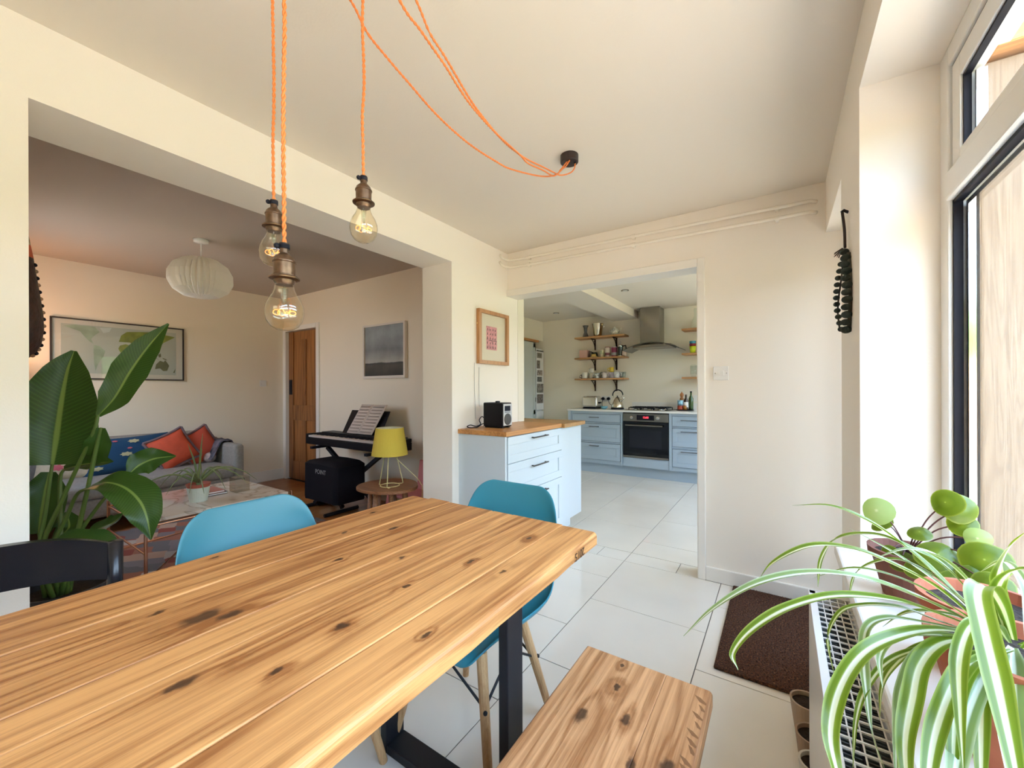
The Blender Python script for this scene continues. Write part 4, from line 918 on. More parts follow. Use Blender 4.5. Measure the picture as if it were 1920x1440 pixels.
while y < RY1-.02:
    if cb_ is None: cb_ = obj('grille_bar', G().box(RX0+.01, RX1-.008, y-.0016, y+.0016, RZ-.005, RZ-.002), RAD, r); y_first = y
    else:
        c = cb_.copy(); C.objects.link(c); c.parent = r; c.location = (0, y-y_first, 0)
    y += .0265
obj('wall_bracket', G().box(RX1, XR, .2, .24, .2, .55).box(RX1, XR, 1.1, 1.14, .2, .55), RAD, r)
obj('foot_pipe', G().tube([(.115, 1.46, .16), (.115, 1.46, .0)], .009, 8).tube([(.115, 1.44, .16), (.115, 1.46, .16)], .009, 8), CHROME, r)

one('doormat', 'brown coir doormat before the garden door', 'doormat', G().box(-.243, .195, 1.918, 2.775, 0.0, .014), texmat('coir', lambda N, L, t: (lambda z: (z.inputs.__setitem__ if False else None, z.inputs['Scale'].__setattr__('default_value', 140), z.inputs['Detail'].__setattr__('default_value', 5), L.new(t.outputs['Object'], z.inputs['Vector']), ramp(N, L, z.outputs['Fac'], [(.38, (.020, .006, .002)), (.62, (.11, .036, .011)), (.80, (.36, .17, .08))]))[-1])(N.new('ShaderNodeTexNoise')), .95), 0, smooth=False, bevel=.006)
g = G(); random.seed(3)
for i in range(9000):
    x_ = random.uniform(-.240, .192); y_ = random.uniform(1.921, 2.772); a = random.uniform(0, 2*pi); l = .005; h = random.uniform(.003, .007)
    p = Vector((x_, y_, .0135)); d = Vector((cos(a)*l, sin(a)*l, h)); s_ = Vector((-sin(a), cos(a), 0))*.0012
    g.add([p-s_, p+s_, p+d], [(0, 1, 2)])
m_ = C.objects[[o.name for o in C.objects if o.name.startswith('doormat')][0]]
o = obj('coir_pile', g, MATS['coir'], m_); o['kind'] = 'stuff'

def pot(name, label, c, r0, r1, h, m, rim=True, soil=True, cat='plant pot', parent=None, th=.006):
    r = parent or thing(name, label, cat, c)
    pr = [(r0, 0), (r1, h*.82 if rim else h)]
    if rim: pr += [(r1*1.09, h*.82), (r1*1.12, h), (r1*1.02, h)]
    else: pr += [(r1-th, h)]
    pr += [(r1-th if not rim else r1*.98, h*.86), (.001, h*.85)]
    obj('pot', G().lathe(pr, c, 32), m, r, smooth=False)
    if soil: obj('soil', G().lathe([(r1*.96, h*.86), (r1*.5, h*.885), (.001, h*.88)], c, 20), SOIL, r)
    return r
TAN = mat('tan_plastic_pot', (.42, .30, .20), .55)
pot('plant_pot', 'tan pot with soil on the floor at the radiator end, farthest of three', (.075, 1.755, 0), .038, .052, .105, TAN, False)
pot('plant_pot', 'brown pot on the floor by the radiator, middle of three', (.085, 1.60, 0), .038, .050, .10, mat('brown_pot', (.34, .22, .14), .6), False)
pot('plant_pot', 'pale pot on the floor by the radiator, nearest of three', (.085, 1.49, 0), .034, .045, .095, mat('pale_pot', (.62, .56, .48), .6), False, soil=True)

# bead hanging on the pier
r = thing('bead_garland', 'dark green felt bead garland hanging on the pier', 'garland', (XR, 1.89, 1.85))
FELT = mat('dark_green_felt', (.035, .045, .035), .95, bump=.6, bscale=90)
obj('hook', G().tube([(XR, 1.905, 1.842), (XR-.014, 1.905, 1.852), (XR-.020, 1.905, 1.846)], .0055, 8), BLKMET, r)
obj('cord', G().tube(catmull([(XR-.018, 1.905, 1.846), (XR-.013, 1.895, 1.78), (XR-.012, 1.89, 1.71)], 5), .0045, 7).tube(catmull([(XR-.016, 1.89, 1.70), (XR-.020, 1.90, 1.62), (XR-.030, 1.92, 1.50), (XR-.026, 1.90, 1.41)], 5), .0028, 6), mat('brown_cord', (.04, .025, .02), .8), r)
g = G()
for i in range(26):
    a = random.uniform(0, 2*pi); g.tube([(XR-.018, 1.905, 1.715), (XR-.018+.018*cos(a)-.006, 1.905+.03*sin(a), 1.69+random.uniform(-.01, .01))], .0012, 4)
obj('tassel', g, MATS['brown_cord'], r)
for i in range(12):
    s_ = i/11; y_ = 1.86-.045*sin(s_*pi*.9); z_ = 1.688-.28*s_
    obj('bead', G().sphere((XR-.017+.003*(i % 2), y_, z_), .0165 if i % 2 else .0145, 12, 8, sz=.8), FELT, r, smooth=True)
for i in range(11):
    s_ = (i+.5)/11; y_ = 1.90+.02*sin(s_*pi*.95); z_ = 1.668-.262*s_
    obj('bead', G().sphere((XR-.020-.014*sin(s_*pi), y_, z_), .0105, 10, 7, sz=.9), FELT, r, smooth=True)
obj('felt_band', G().tube(catmull([(XR-.006, 1.85, 1.68), (XR-.004, 1.82, 1.55), (XR-.006, 1.85, 1.41)], 6), .006, 8), mat('olive_band', (.10, .09, .06), .9), r)

# ------------------------------------------------------------------ spider plant
def striped(N, L, u, v):
    a = ramp(N, L, u, [(0, (.30, .36, .08)), (.10, (.13, .20, .012)), (.27, (.17, .25, .02)), (.345, (.24, .32, .06)), (.39, (.74, .74, .58)), (.60, (.78, .78, .62)), (.65, (.22, .30, .05)), (.70, (.14, .21, .015)), (.86, (.12, .19, .012)), (1, (.34, .42, .10))])
    return a
SPL = leafmat('striped_leaf', striped, .40, .28)
SP2 = leafmat('pale_striped_leaf', lambda N, L, u, v: ramp(N, L, u, [(0, (.52, .56, .40)), (.16, (.22, .30, .10)), (.36, (.20, .27, .10)), (.43, (.68, .70, .60)), (.58, (.70, .72, .62)), (.65, (.22, .30, .11)), (.85, (.19, .27, .09)), (1, (.46, .52, .34))]), .3, .25)
SPIDER = [
 ([(0.246, 0.836, 0.858), (0.21, 0.846, 0.9), (0.173, 0.855, 0.942), (0.124, 0.856, 0.982), (0.07, 0.854, 1.004), (0.016, 0.851, 0.998)], .016, 0),
 ([(0.243, 0.834, 0.858), (0.185, 0.807, 0.916), (0.137, 0.788, 0.945), (0.088, 0.767, 0.965), (0.036, 0.745, 0.965), (-0.01, 0.726, 0.937), (-0.032, 0.723, 0.901)], .016, 0),
 ([(0.249, 0.838, 0.855), (0.205, 0.808, 0.883), (0.156, 0.773, 0.912), (0.095, 0.73, 0.938), (0.033, 0.688, 0.946), (-0.027, 0.646, 0.933), (-0.076, 0.612, 0.901), (-0.111, 0.586, 0.864)], .017, 1),
 ([(0.249, 0.838, 0.855), (0.185, 0.785, 0.889), (0.128, 0.737, 0.914), (0.062, 0.683, 0.925), (0.009, 0.637, 0.915), (-0.031, 0.6, 0.892), (-0.051, 0.577, 0.867), (-0.045, 0.571, 0.852)], .016, 0),
 ([(0.249, 0.838, 0.866), (0.203, 0.84, 0.935), (0.165, 0.847, 0.956), (0.123, 0.851, 0.968), (0.077, 0.852, 0.952), (0.057, 0.871, 0.906), (0.054, 0.9, 0.847)], .013, 0),
 ([(0.249, 0.838, 0.851), (0.182, 0.798, 0.875), (0.14, 0.774, 0.892), (0.097, 0.749, 0.894), (0.069, 0.735, 0.881), (0.055, 0.729, 0.841), (0.063, 0.739, 0.787)], .009, 0),
 ([(0.249, 0.838, 0.851), (0.181, 0.769, 0.876), (0.128, 0.71, 0.881), (0.085, 0.657, 0.872), (0.058, 0.615, 0.844), (0.046, 0.583, 0.805), (0.053, 0.563, 0.769), (.062, .552, .735)], .019, 0),
 ([(0.249, 0.838, 0.855), (0.155, 0.769, 0.88), (0.117, 0.737, 0.887), (0.095, 0.715, 0.876), (0.091, 0.706, 0.837), (0.093, 0.7, 0.792), (0.098, 0.696, 0.748), (0.114, 0.7, 0.698)], .011, 1),
 ([(0.252, 0.84, 0.847), (0.205, 0.787, 0.862), (0.169, 0.741, 0.866), (0.144, 0.702, 0.852), (0.131, 0.671, 0.826), (0.119, 0.642, 0.791), (0.116, 0.617, 0.759), (.118, .60, .72)], .020, 0),
 ([(0.258, 0.844, 0.836), (0.219, 0.785, 0.847), (0.188, 0.73, 0.849), (0.162, 0.679, 0.834), (0.14, 0.631, 0.809), (0.126, 0.588, 0.783), (.12, .56, .745)], .019, 0),
 ([(0.264, 0.848, 0.832), (0.225, 0.78, 0.835), (0.192, 0.716, 0.817), (0.167, 0.658, 0.796), (0.149, 0.604, 0.783), (.14, .57, .75)], .019, 1),
 ([(0.267, 0.85, 0.851), (0.243, 0.804, 0.909), (0.215, 0.754, 0.95), (0.195, 0.709, 0.953), (0.192, 0.677, 0.921), (0.191, 0.645, 0.886), (0.189, 0.613, 0.853), (0.185, 0.58, 0.828), (.182, .555, .80)], .022, 0),
 ([(0.267, 0.85, 0.84), (0.248, 0.79, 0.841), (0.229, 0.729, 0.831), (0.212, 0.67, 0.815), (0.196, 0.611, 0.803), (.19, .58, .77)], .024, 1),
 ([(0.249, 0.838, 0.847), (0.201, 0.792, 0.862), (0.162, 0.751, 0.873), (0.124, 0.712, 0.877), (0.104, 0.684, 0.861), (0.104, 0.67, 0.829)], .012, 1),
 ([(0.261, 0.846, 0.858), (0.251, 0.827, 0.901), (0.241, 0.809, 0.942), (0.248, 0.801, 0.988), (0.263, 0.799, 1.016)], .014, 0),
 ([(0.258, 0.844, 0.858), (0.242, 0.816, 0.911), (0.239, 0.795, 0.943), (0.246, 0.782, 0.966), (0.261, 0.774, 0.974), (.29, .765, .965)], .014, 0),
 ([(0.255, 0.842, 0.858), (0.234, 0.838, 0.898), (0.218, 0.837, 0.928), (0.189, 0.827, 0.956), (0.153, 0.813, 0.964), (0.115, 0.797, 0.947)], .014, 1),
 ([(0.252, 0.84, 0.855), (0.22, 0.843, 0.892), (0.188, 0.846, 0.921), (0.146, 0.842, 0.937), (0.102, 0.836, 0.912), (0.091, 0.853, 0.859)], .010, 0),
 ([(0.249, 0.838, 0.858), (0.212, 0.878, 0.891), (0.158, 0.905, 0.926), (0.099, 0.931, 0.952)], .008, 0),
 ([(0.255, 0.842, 0.855), (0.222, 0.832, 0.871), (0.188, 0.822, 0.877), (0.152, 0.81, 0.872), (0.125, 0.804, 0.846)], .010, 0),
 ([(0.258, 0.844, 0.825), (0.231, 0.794, 0.834), (0.209, 0.748, 0.807), (0.197, 0.708, 0.759), (.19, .68, .70)], .016, 0),
 ([(0.243, 0.834, 0.847), (0.167, 0.774, 0.845), (0.122, 0.735, 0.833), (0.094, 0.706, 0.803), (0.081, 0.688, 0.767), (0.076, 0.675, 0.712)], .009, 0),
 ([(0.249, 0.838, 0.847), (0.2, 0.805, 0.851), (0.157, 0.777, 0.84), (0.129, 0.758, 0.814), (0.116, 0.75, 0.785), (0.113, 0.748, 0.741)], .010, 0),
 ([(0.25, 0.83, 0.853), (0.20, 0.80, 0.895), (0.15, 0.79, 0.925), (0.09, 0.775, 0.935), (0.04, 0.77, 0.91)], .009, 0),
 ([(0.27, 0.84, 0.85), (0.30, 0.80, 0.90), (0.33, 0.75, 0.93), (0.35, 0.69, 0.90), (0.355, 0.64, 0.84)], .016, 0),
 ([(0.27, 0.83, 0.85), (0.27, 0.76, 0.90), (0.28, 0.68, 0.92), (0.29, 0.61, 0.88), (0.295, 0.56, 0.81)], .018, 0),
 ([(0.26, 0.83, 0.845), (0.21, 0.76, 0.85), (0.178, 0.70, 0.835), (0.160, 0.65, 0.80), (0.152, 0.61, 0.75)], .014, 0),
 ([(0.25, 0.84, 0.845), (0.19, 0.79, 0.855), (0.150, 0.745, 0.845), (0.128, 0.71, 0.81), (0.120, 0.69, 0.76), (.118, .68, .70)], .012, 1),
 ([(0.26, 0.84, 0.85), (0.235, 0.80, 0.885), (0.20, 0.745, 0.90), (0.175, 0.69, 0.88), (0.165, 0.65, 0.84), (.16, .62, .79)], .016, 0),
 ([(0.28, 0.85, 0.85), (0.30, 0.91, 0.90), (0.30, 0.98, 0.92), (0.29, 1.04, 0.88)], .012, 1),
]
cx0, cy0 = .275, .845
r = thing('spider_plant', 'green and white striped spider plant overflowing its terracotta pot', 'plant', (cx0, cy0, .69))
pot('', '', (cx0, cy0, .69), .060, .088, .155, TERRA, True, True, parent=r)
for i, (P, wd, q) in enumerate(SPIDER):
    hw = wd*.54
    obj('leaf', ribbon(P, lambda t: hw*max(.05, min(1, .35+t*3)*min(1, (1-t)*2.6)**.8), fold=.38, n=9, k=7, wav=.06), (SPL, SP2)[q], r, smooth=True)
# second terracotta pot and pilea
r = thing('potted_plant', 'round leaved green plant in a terracotta pot in the window corner', 'plant', (.275, 1.33, .69))
pot('', '', (.262, 1.36, .69), .050, .072, .115, mat('dull_terracotta', (.20, .075, .05), .85), True, True, parent=r)
PIL = leafmat('round_leaf', lambda N, L, u, v: ramp(N, L, v, [(0, (.40, .46, .12)), (.07, (.16, .22, .02)), (.5, (.10, .15, .008)), (.90, (.12, .17, .012)), (1, (.26, .30, .05))]), .38, .3)
PIL2 = leafmat('pale_round_leaf', lambda N, L, u, v: ramp(N, L, v, [(0, (.62, .66, .42)), (.15, (.36, .46, .20)), (1, (.32, .42, .16))]), .35, .3)
STEM = mat('purple_stem', (.13, .05, .05), .5)
base = Vector((.258, 1.352, .80))
PL = [((.192, 1.305, .904), .033, 1), ((.304, 1.283, .946), .030, 0), ((.333, 1.30, .934), .034, 0), ((.336, 1.307, .897), .026, 0), ((.266, 1.30, .868), .022, 0), ((.285, 1.248, .838), .040, 0), ((.345, 1.22, .850), .040, 0), ((.350, 1.273, .878), .022, 1), ((.215, 1.31, .806), .018, 0), ((.330, 1.20, .815), .030, 0), ((.235, 1.30, .795), .026, 0), ((.34, 1.16, .82), .030, 0), ((.30, 1.20, .80), .028, 0), ((.25, 1.25, .80), .024, 0), ((.21, 1.38, .86), .026, 0)]
nrs = [(-.5, -.8, .3), (-.6, -.8, .25), (.2, -.9, .35), (-.3, -.8, .5), (-.2, -.5, .85), (-.1, -.6, .8), (-.3, -.8, .5), (-.3, -.9, .2), (-.5, -.7, .3), (-.1, -.8, .6), (-.4, -.6, .6), (-.2, -.8, .6), (0, -.7, .7), (-.4, -.6, .6), (-.6, -.3, .7)]
for (c, rad, q), nn in zip(PL, nrs):
    c = Vector(c); nn = Vector(nn).normalized(); a = nn.orthogonal().normalized(); b_ = nn.cross(a); n = 20; P = []; U = []
    for j in range(5):
        rr = rad*j/4
        for i in range(n+1):
            th = 2*pi*i/n; P.append(c+(a*cos(th)+b_*sin(th))*rr*(1+.04*sin(3*th))+nn*(-rr*rr/rad*.30+.02*rad*sin(5*th)*j/4)); U.append((i/n, j/4))
    lf_ = obj('leaf', G().grid(P, n+1, 5, U), PIL2 if q else PIL, r, smooth=True)
    mid = base.lerp(c, .5)+Vector((0, 0, .018))
    obj('leaf_stem', G().tube(catmull([base, mid, c-nn*.002], 6), .0016, 6), STEM, lf_, smooth=True)
obj('crown', G().tube([(.262, 1.36, .785), (.259, 1.354, .815)], .007, 8), SOIL, r)
r = pot('plant_pot', 'terracotta pot between the striped plant and the window corner', (.30, 1.06, .69), .058, .080, .135, TERRA, True, True)

# ------------------------------------------------------------------ bird of paradise plant
def broad(N, L, u, v):
    m = N.new('ShaderNodeMath'); m.operation = 'SUBTRACT'; m.inputs[1].default_value = .5; L.new(u, m.inputs[0])
    a = N.new('ShaderNodeMath'); a.operation = 'ABSOLUTE'; L.new(m.outputs[0], a.inputs[0])
    s = N.new('ShaderNodeMath'); s.operation = 'MULTIPLY_ADD'; s.inputs[1].default_value = -.25; L.new(a.outputs[0], s.inputs[0]); L.new(v, s.inputs[2])
    s2 = N.new('ShaderNodeMath'); s2.operation = 'MULTIPLY'; s2.inputs[1].default_value = 230; L.new(s.outputs[0], s2.inputs[0])
    s3 = N.new('ShaderNodeMath'); s3.operation = 'SINE'; L.new(s2.outputs[0], s3.inputs[0])
    c1 = ramp(N, L, s3.outputs[0], [(0, (.040, .090, .012)), (1, (.055, .125, .018))])
    c2 = ramp(N, L, a.outputs[0], [(0, (1, 1, 1)), (.022, (1, 1, 1)), (.04, (0, 0, 0))])
    mx = N.new('ShaderNodeMixRGB'); L.new(c2, mx.inputs[0]); L.new(c1, mx.inputs[1]); mx.inputs[2].default_value = (.22, .32, .07, 1); return mx.outputs[0]
BOP = leafmat('broad_leaf', broad, .15, .34)
BOP.node_tree.nodes['Principled BSDF'].inputs['Specular IOR Level'].default_value = .35
PET = mat('green_leaf_stalk', (.10, .16, .03), .4)
r = thing('bird_of_paradise_plant', 'tall broad leaved green plant behind the wall pier', 'plant', (-2.85, .42, 0))
pot('', '', (-2.83, .42, 0), .13, .17, .28, mat('dark_planter', (.04, .04, .045), .5), False, True, parent=r, th=.01)
BIRD = [
 ([(-2.793, 0.376, 0.859), (-2.81, 0.392, 0.984), (-2.822, 0.411, 1.157), (-2.832, 0.431, 1.296), (-2.839, 0.454, 1.393)], [0.085, 0.150, 0.125, 0.078, 0.010], .35),
 ([(-2.602, 0.491, 1.085), (-2.591, 0.544, 1.169), (-2.578, 0.597, 1.295), (-2.557, 0.656, 1.414), (-2.522, 0.724, 1.531)], [0.01, 0.058, 0.070, 0.054, 0.004], .3),
 ([(-3.029, 0.447, 0.802), (-3.009, 0.5, 0.817), (-2.988, 0.555, 0.822), (-2.957, 0.615, 0.822)], [0.022, 0.054, 0.06, 0.004], .3),
 ([(-2.685, 0.616, 0.79), (-2.687, 0.655, 0.826), (-2.667, 0.708, 0.852), (-2.618, 0.781, 0.86)], [0.016, 0.063, 0.058, 0.003], .2),
 ([(-2.571, 0.452, 0.767), (-2.487, 0.495, 0.793), (-2.405, 0.538, 0.771), (-2.339, 0.57, 0.715), (-2.299, 0.584, 0.644), (-2.273, 0.59, 0.554)], [0.019, 0.062, 0.081, 0.076, 0.052, 0.003], .2),
 ([(-2.583, 0.323, 0.538), (-2.521, 0.38, 0.569), (-2.455, 0.439, 0.557), (-2.406, 0.487, 0.523), (-2.379, 0.519, 0.478)], [0.013, 0.046, 0.059, 0.04, 0.004], .3),
 ([(-2.796, 0.482, 0.487), (-2.766, 0.522, 0.527), (-2.73, 0.566, 0.553), (-2.709, 0.6, 0.594)], [0.015, 0.046, 0.046, 0.005], .3),
 ([(-3.061, 0.366, 0.495), (-3.073, 0.378, 0.596), (-3.083, 0.392, 0.698), (-3.092, 0.405, 0.789)], [0.042, 0.084, 0.084, 0.026], .3),
 ([(-3.011, 0.399, 0.429), (-2.98, 0.44, 0.489), (-2.982, 0.458, 0.523), (-3.018, 0.455, 0.586)], [0.026, 0.053, 0.058, 0.011], .3),
 ([(-2.60, 0.50, 1.03), (-2.615, 0.497, 0.97), (-2.645, 0.490, 0.906), (-2.69, 0.480, 0.861)], [0.015, 0.045, 0.05, 0.007], .3),
]
def interp(H):
    def f(t):
        x_ = t*(len(H)-1); i = min(int(x_), len(H)-2); return max(.002, H[i]+(H[i+1]-H[i])*(x_-i))
    return f
STALK = {0: [(-2.828, .36, .24), (-2.828, 0.341, 0.463), (-2.812, 0.357, 0.644), (-2.793, 0.376, 0.862)], 1: [(-2.82, .38, .24), (-2.82, 0.346, 0.463), (-2.741, 0.405, 0.718), (-2.617, 0.475, 1.0), (-2.602, .491, 1.09)],
 4: [(-2.80, .40, .24), (-2.79, 0.375, 0.463), (-2.731, 0.411, 0.62), (-2.65, 0.43, 0.73), (-2.571, .452, .767)], 3: [(-2.80, .42, .24), (-2.785, 0.44, 0.463), (-2.72, 0.52, 0.66), (-2.685, 0.616, 0.79)], 2: [(-2.87, .42, .24), (-2.92, .42, .5), (-3.0, .43, .75), (-3.029, .447, .802)],
 5: [(-2.80, .38, .24), (-2.72, .33, .42), (-2.64, .31, .52), (-2.583, .323, .538)], 6: [(-2.81, .43, .24), (-2.81, .45, .4), (-2.796, .482, .487)], 7: [(-2.87, .40, .24), (-2.96, .38, .38), (-3.061, .366, .495)], 8: [(-2.87, .42, .24), (-2.95, .40, .36), (-3.011, .399, .429)], 9: [(-2.80, .40, .24), (-2.70, .45, .6), (-2.62, .49, .95), (-2.60, .50, 1.03)]}
for i, (P, H, fd) in enumerate(BIRD):
    fc_ = (.3, -.6, 1.7) if i in (0, 1, 3, 7, 9) else (-1.6, -.2, 3.2)
    lf_ = obj('leaf', ribbon(P, interp(H), fold=fd, n=9, k=8, facing=fc_, wav=.10), BOP, r, smooth=True)
    obj('leaf_stalk', G().tube(catmull(STALK[i], 6), .011, 8, r2=.006), PET, lf_, smooth=True)
# carved shield on the near living room wall
r = thing('carved_shield', 'dark oval carved shield with beaded rim behind the pier', 'shield', (-3.05, .2, 1.6))
g = G(); P = []; n = 20; ZS = [1.362, 1.385, 1.43, 1.50, 1.57, 1.64, 1.71, 1.78, 1.845]; DS = [.135, .158, .174, .182, .180, .173, .165, .157, .150]; WS = [.05, .10, .14, .16, .16, .15, .13, .11, .09]
for z, dep, ww in zip(ZS, DS, WS):
    for i in range(n+1):
        a = pi*i/n; P.append((-3.05+ww*cos(a), .202+dep*sin(a)**.8, z))
g.grid(P, n+1, len(ZS))
obj('body', g, mat('dark_carved_wood', (.05, .022, .014), .5, noise=.5, nscale=30, bump=.6, bscale=40), r, smooth=True)
for j in range(1, 17):
    f_ = j/17*(len(ZS)-1); i0 = int(f_); q = f_-i0; z = ZS[i0]+(ZS[min(i0+1, 8)]-ZS[i0])*q; dep = DS[i0]+(DS[min(i0+1, 8)]-DS[i0])*q
    obj('bead', G().sphere((-3.05+.02, .199+dep, z), .010, 8, 6), mat('bone_bead', (.36, .22, .13), .5) if j % 2 else BLACK, r)
def half(rows):
    P = [(-3.05+.09*cos(pi*i/12), .202+d*sin(pi*i/12)**.8, z) for d, z in rows for i in range(13)]; return G().grid(P, 13, len(rows))
obj('red_band', half([(.151, 1.845), (.142, 1.905)]), mat('red_band_paint', (.65, .12, .05), .6), r)
obj('striped_tip', half([(.142, 1.905), (.136, 1.95), (.12, 2.0), (.01, 2.03)]), mat('woven_tip', (.35, .30, .18), .8, noise=.6, nscale=50), r)

# ------------------------------------------------------------------ living room: map, pendant, seascape
r = thing('framed_map', 'long framed world map with green landmasses above the sofa', 'picture', (XM, 1.25, 1.6))
ya, yb, za, zb = .748, 1.76, 1.312, 1.898
for a in ((ya, yb, zb-.012, zb), (ya, yb, za, za+.012), (ya, ya+.012, za+.012, zb-.012), (yb-.012, yb, za+.012, zb-.012)): obj('frame_rail', G().box(XM, XM+.022, a[0], a[1], a[2], a[3]), mat('black_frame', (.03, .02, .02), .4), r)
obj('mount', G().box(XM, XM+.006, ya+.012, yb-.012, za+.012, zb-.012), mat('warm_white_mount', (.72, .66, .58), .9), r)
sea = obj('map_sheet', G().box(XM+.006, XM+.008, ya+.07, yb-.07, za+.06, zb-.055), mat('map_sea', (.50, .52, .46), .8), r)
def land(pts, m):
    vs = [(XM+.0088, ya+.07+p[0]*(yb-ya-.14), za+.06+p[1]*(zb-za-.115)) for p in pts]
    g = G().add([(sum(v[0] for v in vs)/len(vs), sum(v[1] for v in vs)/len(vs), sum(v[2] for v in vs)/len(vs))]+vs, [(0, i+1, (i+1) % len(vs)+1) for i in range(len(vs))]); obj('land', g, m, sea)
LG = mat('map_green', (.24, .28, .04), .8, noise=.35, nscale=14); LP = mat('map_pale_green', (.36, .44, .32), .8, noise=.2, nscale=14); LO = mat('map_olive', (.13, .13, .05), .8, noise=.3, nscale=14)
land([(.02, .95), (.10, .99), (.26, .98), (.30, .88), (.26, .80), (.23, .72), (.25, .62), (.22, .66), (.17, .78), (.14, .88), (.06, .92)], LP)
land([(.25, .60), (.30, .58), (.345, .48), (.33, .36), (.29, .22), (.265, .05), (.255, .20), (.25, .42)], LP)
land([(.30, .97), (.40, .99), (.38, .90), (.33, .86)], mat('map_ice', (.62, .66, .62), .8))
land([(.47, .62), (.52, .66), (.58, .62), (.60, .50), (.57, .36), (.545, .18), (.525, .20), (.51, .40), (.47, .48), (.455, .55)], LG)
land([(.46, .70), (.48, .84), (.53, .93), (.62, .95), (.75, .97), (.90, .93), (.99, .90), (.93, .82), (.87, .74), (.84, .64), (.80, .60), (.77, .50), (.73, .60), (.70, .48), (.66, .60), (.60, .62), (.56, .70), (.50, .70)], LG)
land([(.80, .24), (.84, .33), (.875, .30), (.89, .35), (.93, .22), (.91, .10), (.87, .09), (.84, .15), (.79, .13)], LO)
land([(.77, .44), (.80, .40), (.83, .34), (.79, .40)], LO); land([(.82, .46), (.845, .50), (.85, .42), (.83, .40)], LO); land([(.86, .40), (.90, .37), (.91, .34), (.87, .37)], LO)
land([(.97, .06), (.985, .12), (.995, .16), (.985, .05)], LO); land([(.625, .18), (.635, .28), (.645, .2), (.635, .12)], LG)
obj('glazing', G().box(XM+.018, XM+.0195, ya+.012, yb-.012, za+.012, zb-.012), glass('map_glass', (.97, .98, .97), 1.6, 1.0), r)
r = thing('framed_seascape', 'grey seascape in a white frame above the keyboard', 'picture', (-3.54, YL, 1.6))
xa, xb, za, zb = -3.90, -3.215, 1.325, 1.915
for a in ((xa, xb, zb-.02, zb), (xa, xb, za, za+.028), (xa, xa+.022, za+.028, zb-.02), (xb-.022, xb, za+.028, zb-.02)): obj('frame_rail', G().box(a[0], a[1], YL-.035, YL, a[2], a[3]), mat('cream_frame', (.74, .66, .58), .5), r)
def seaf(N, L, t):
    s = N.new('ShaderNodeSeparateXYZ'); L.new(t.outputs['Generated'], s.inputs[0])
    z = N.new('ShaderNodeTexNoise'); z.inputs['Scale'].default_value = 3; z.inputs['Detail'].default_value = 5; L.new(t.outputs['Generated'], z.inputs['Vector'])
    a = N.new('ShaderNodeMath'); a.operation = 'MULTIPLY_ADD'; a.inputs[1].default_value = .06; L.new(z.outputs['Fac'], a.inputs[0]); L.new(s.outputs[2], a.inputs[2])
    c = ramp(N, L, a.outputs[0], [(0, (.035, .032, .025)), (.24, (.08, .07, .055)), (.285, (.06, .055, .05)), (.30, (.42, .40, .36)), (.45, (.30, .30, .29)), (.55, (.24, .25, .25)), (.8, (.30, .32, .33)), (1, (.26, .29, .30))])
    m = N.new('ShaderNodeMixRGB'); m.blend_type = 'OVERLAY'; m.inputs[0].default_value = .6; L.new(c, m.inputs[1]); L.new(z.outputs['Fac'], m.inputs[2]); return m.outputs[0]
obj('painting', G().box(xa+.022, xb-.022, YL-.02, YL-.015, za+.028, zb-.02), texmat('seascape_paint', seaf, .7), r)
r = thing('paper_pendant', 'white pleated paper lampshade hanging from the living room ceiling', 'lamp', (-3.99, 1.36, ZL))
prof = [(.05, -.165), (.115, -.150), (.175, -.105), (.207, -.035), (.205, .035), (.175, .10), (.115, .148), (.05, .165)]
obj('lamp_shade', G().lathe(prof, (-3.99, 1.36, 2.13), 72, zig=.07, zp=.0), mat('white_paper', (.90, .84, .76), .85), r)
obj('cord', G().tube([(-3.99, 1.36, 2.29), (-3.99, 1.36, ZL-.02)], .005, 8), WHITE, r); obj('rose', G().lathe([(.02, -.03), (.05, -.024), (.055, 0)], (-3.99, 1.36, ZL), 24), WHITE, r, smooth=True)

# sofa
r = thing('sofa', 'grey fabric sofa along the wall beneath the map', 'sofa', (-5.15, 1.1, 0))
GF = mat('grey_woven_fabric', (.30, .27, .235), .95, noise=.12, nscale=60, bump=.3, bscale=250)
obj('base', G().box(-5.62, -4.72, .23, 1.99, .14, .30), GF, r, bevel=.02, seg=3)
for (a, b_) in ((.32, 1.115), (1.12, 1.90)): obj('seat_cushion', G().box(-5.40, -4.70, a, b_, .30, .425), GF, r, bevel=.04, seg=4)
for (a, b_, t_) in ((.32, 1.02, .77), (1.03, 1.90, .745)):
    o = obj('back_cushion', G().box(-5.64, -5.42, a, b_, .38, t_), GF, r, bevel=.06, seg=5)
obj('arm', G().box(-5.62, -4.74, 1.905, 2.0, .14, .635), GF, r, bevel=.035, seg=4); obj('arm', G().box(-5.62, -4.74, .225, .31, .14, .635), GF, r, bevel=.035, seg=4)
for a in (-5.55, -4.80):
    for b_ in (.30, 1.90): obj('leg', G().tube([(a, b_, 0), (a, b_, .14)], .018, 10), BLKW, r)
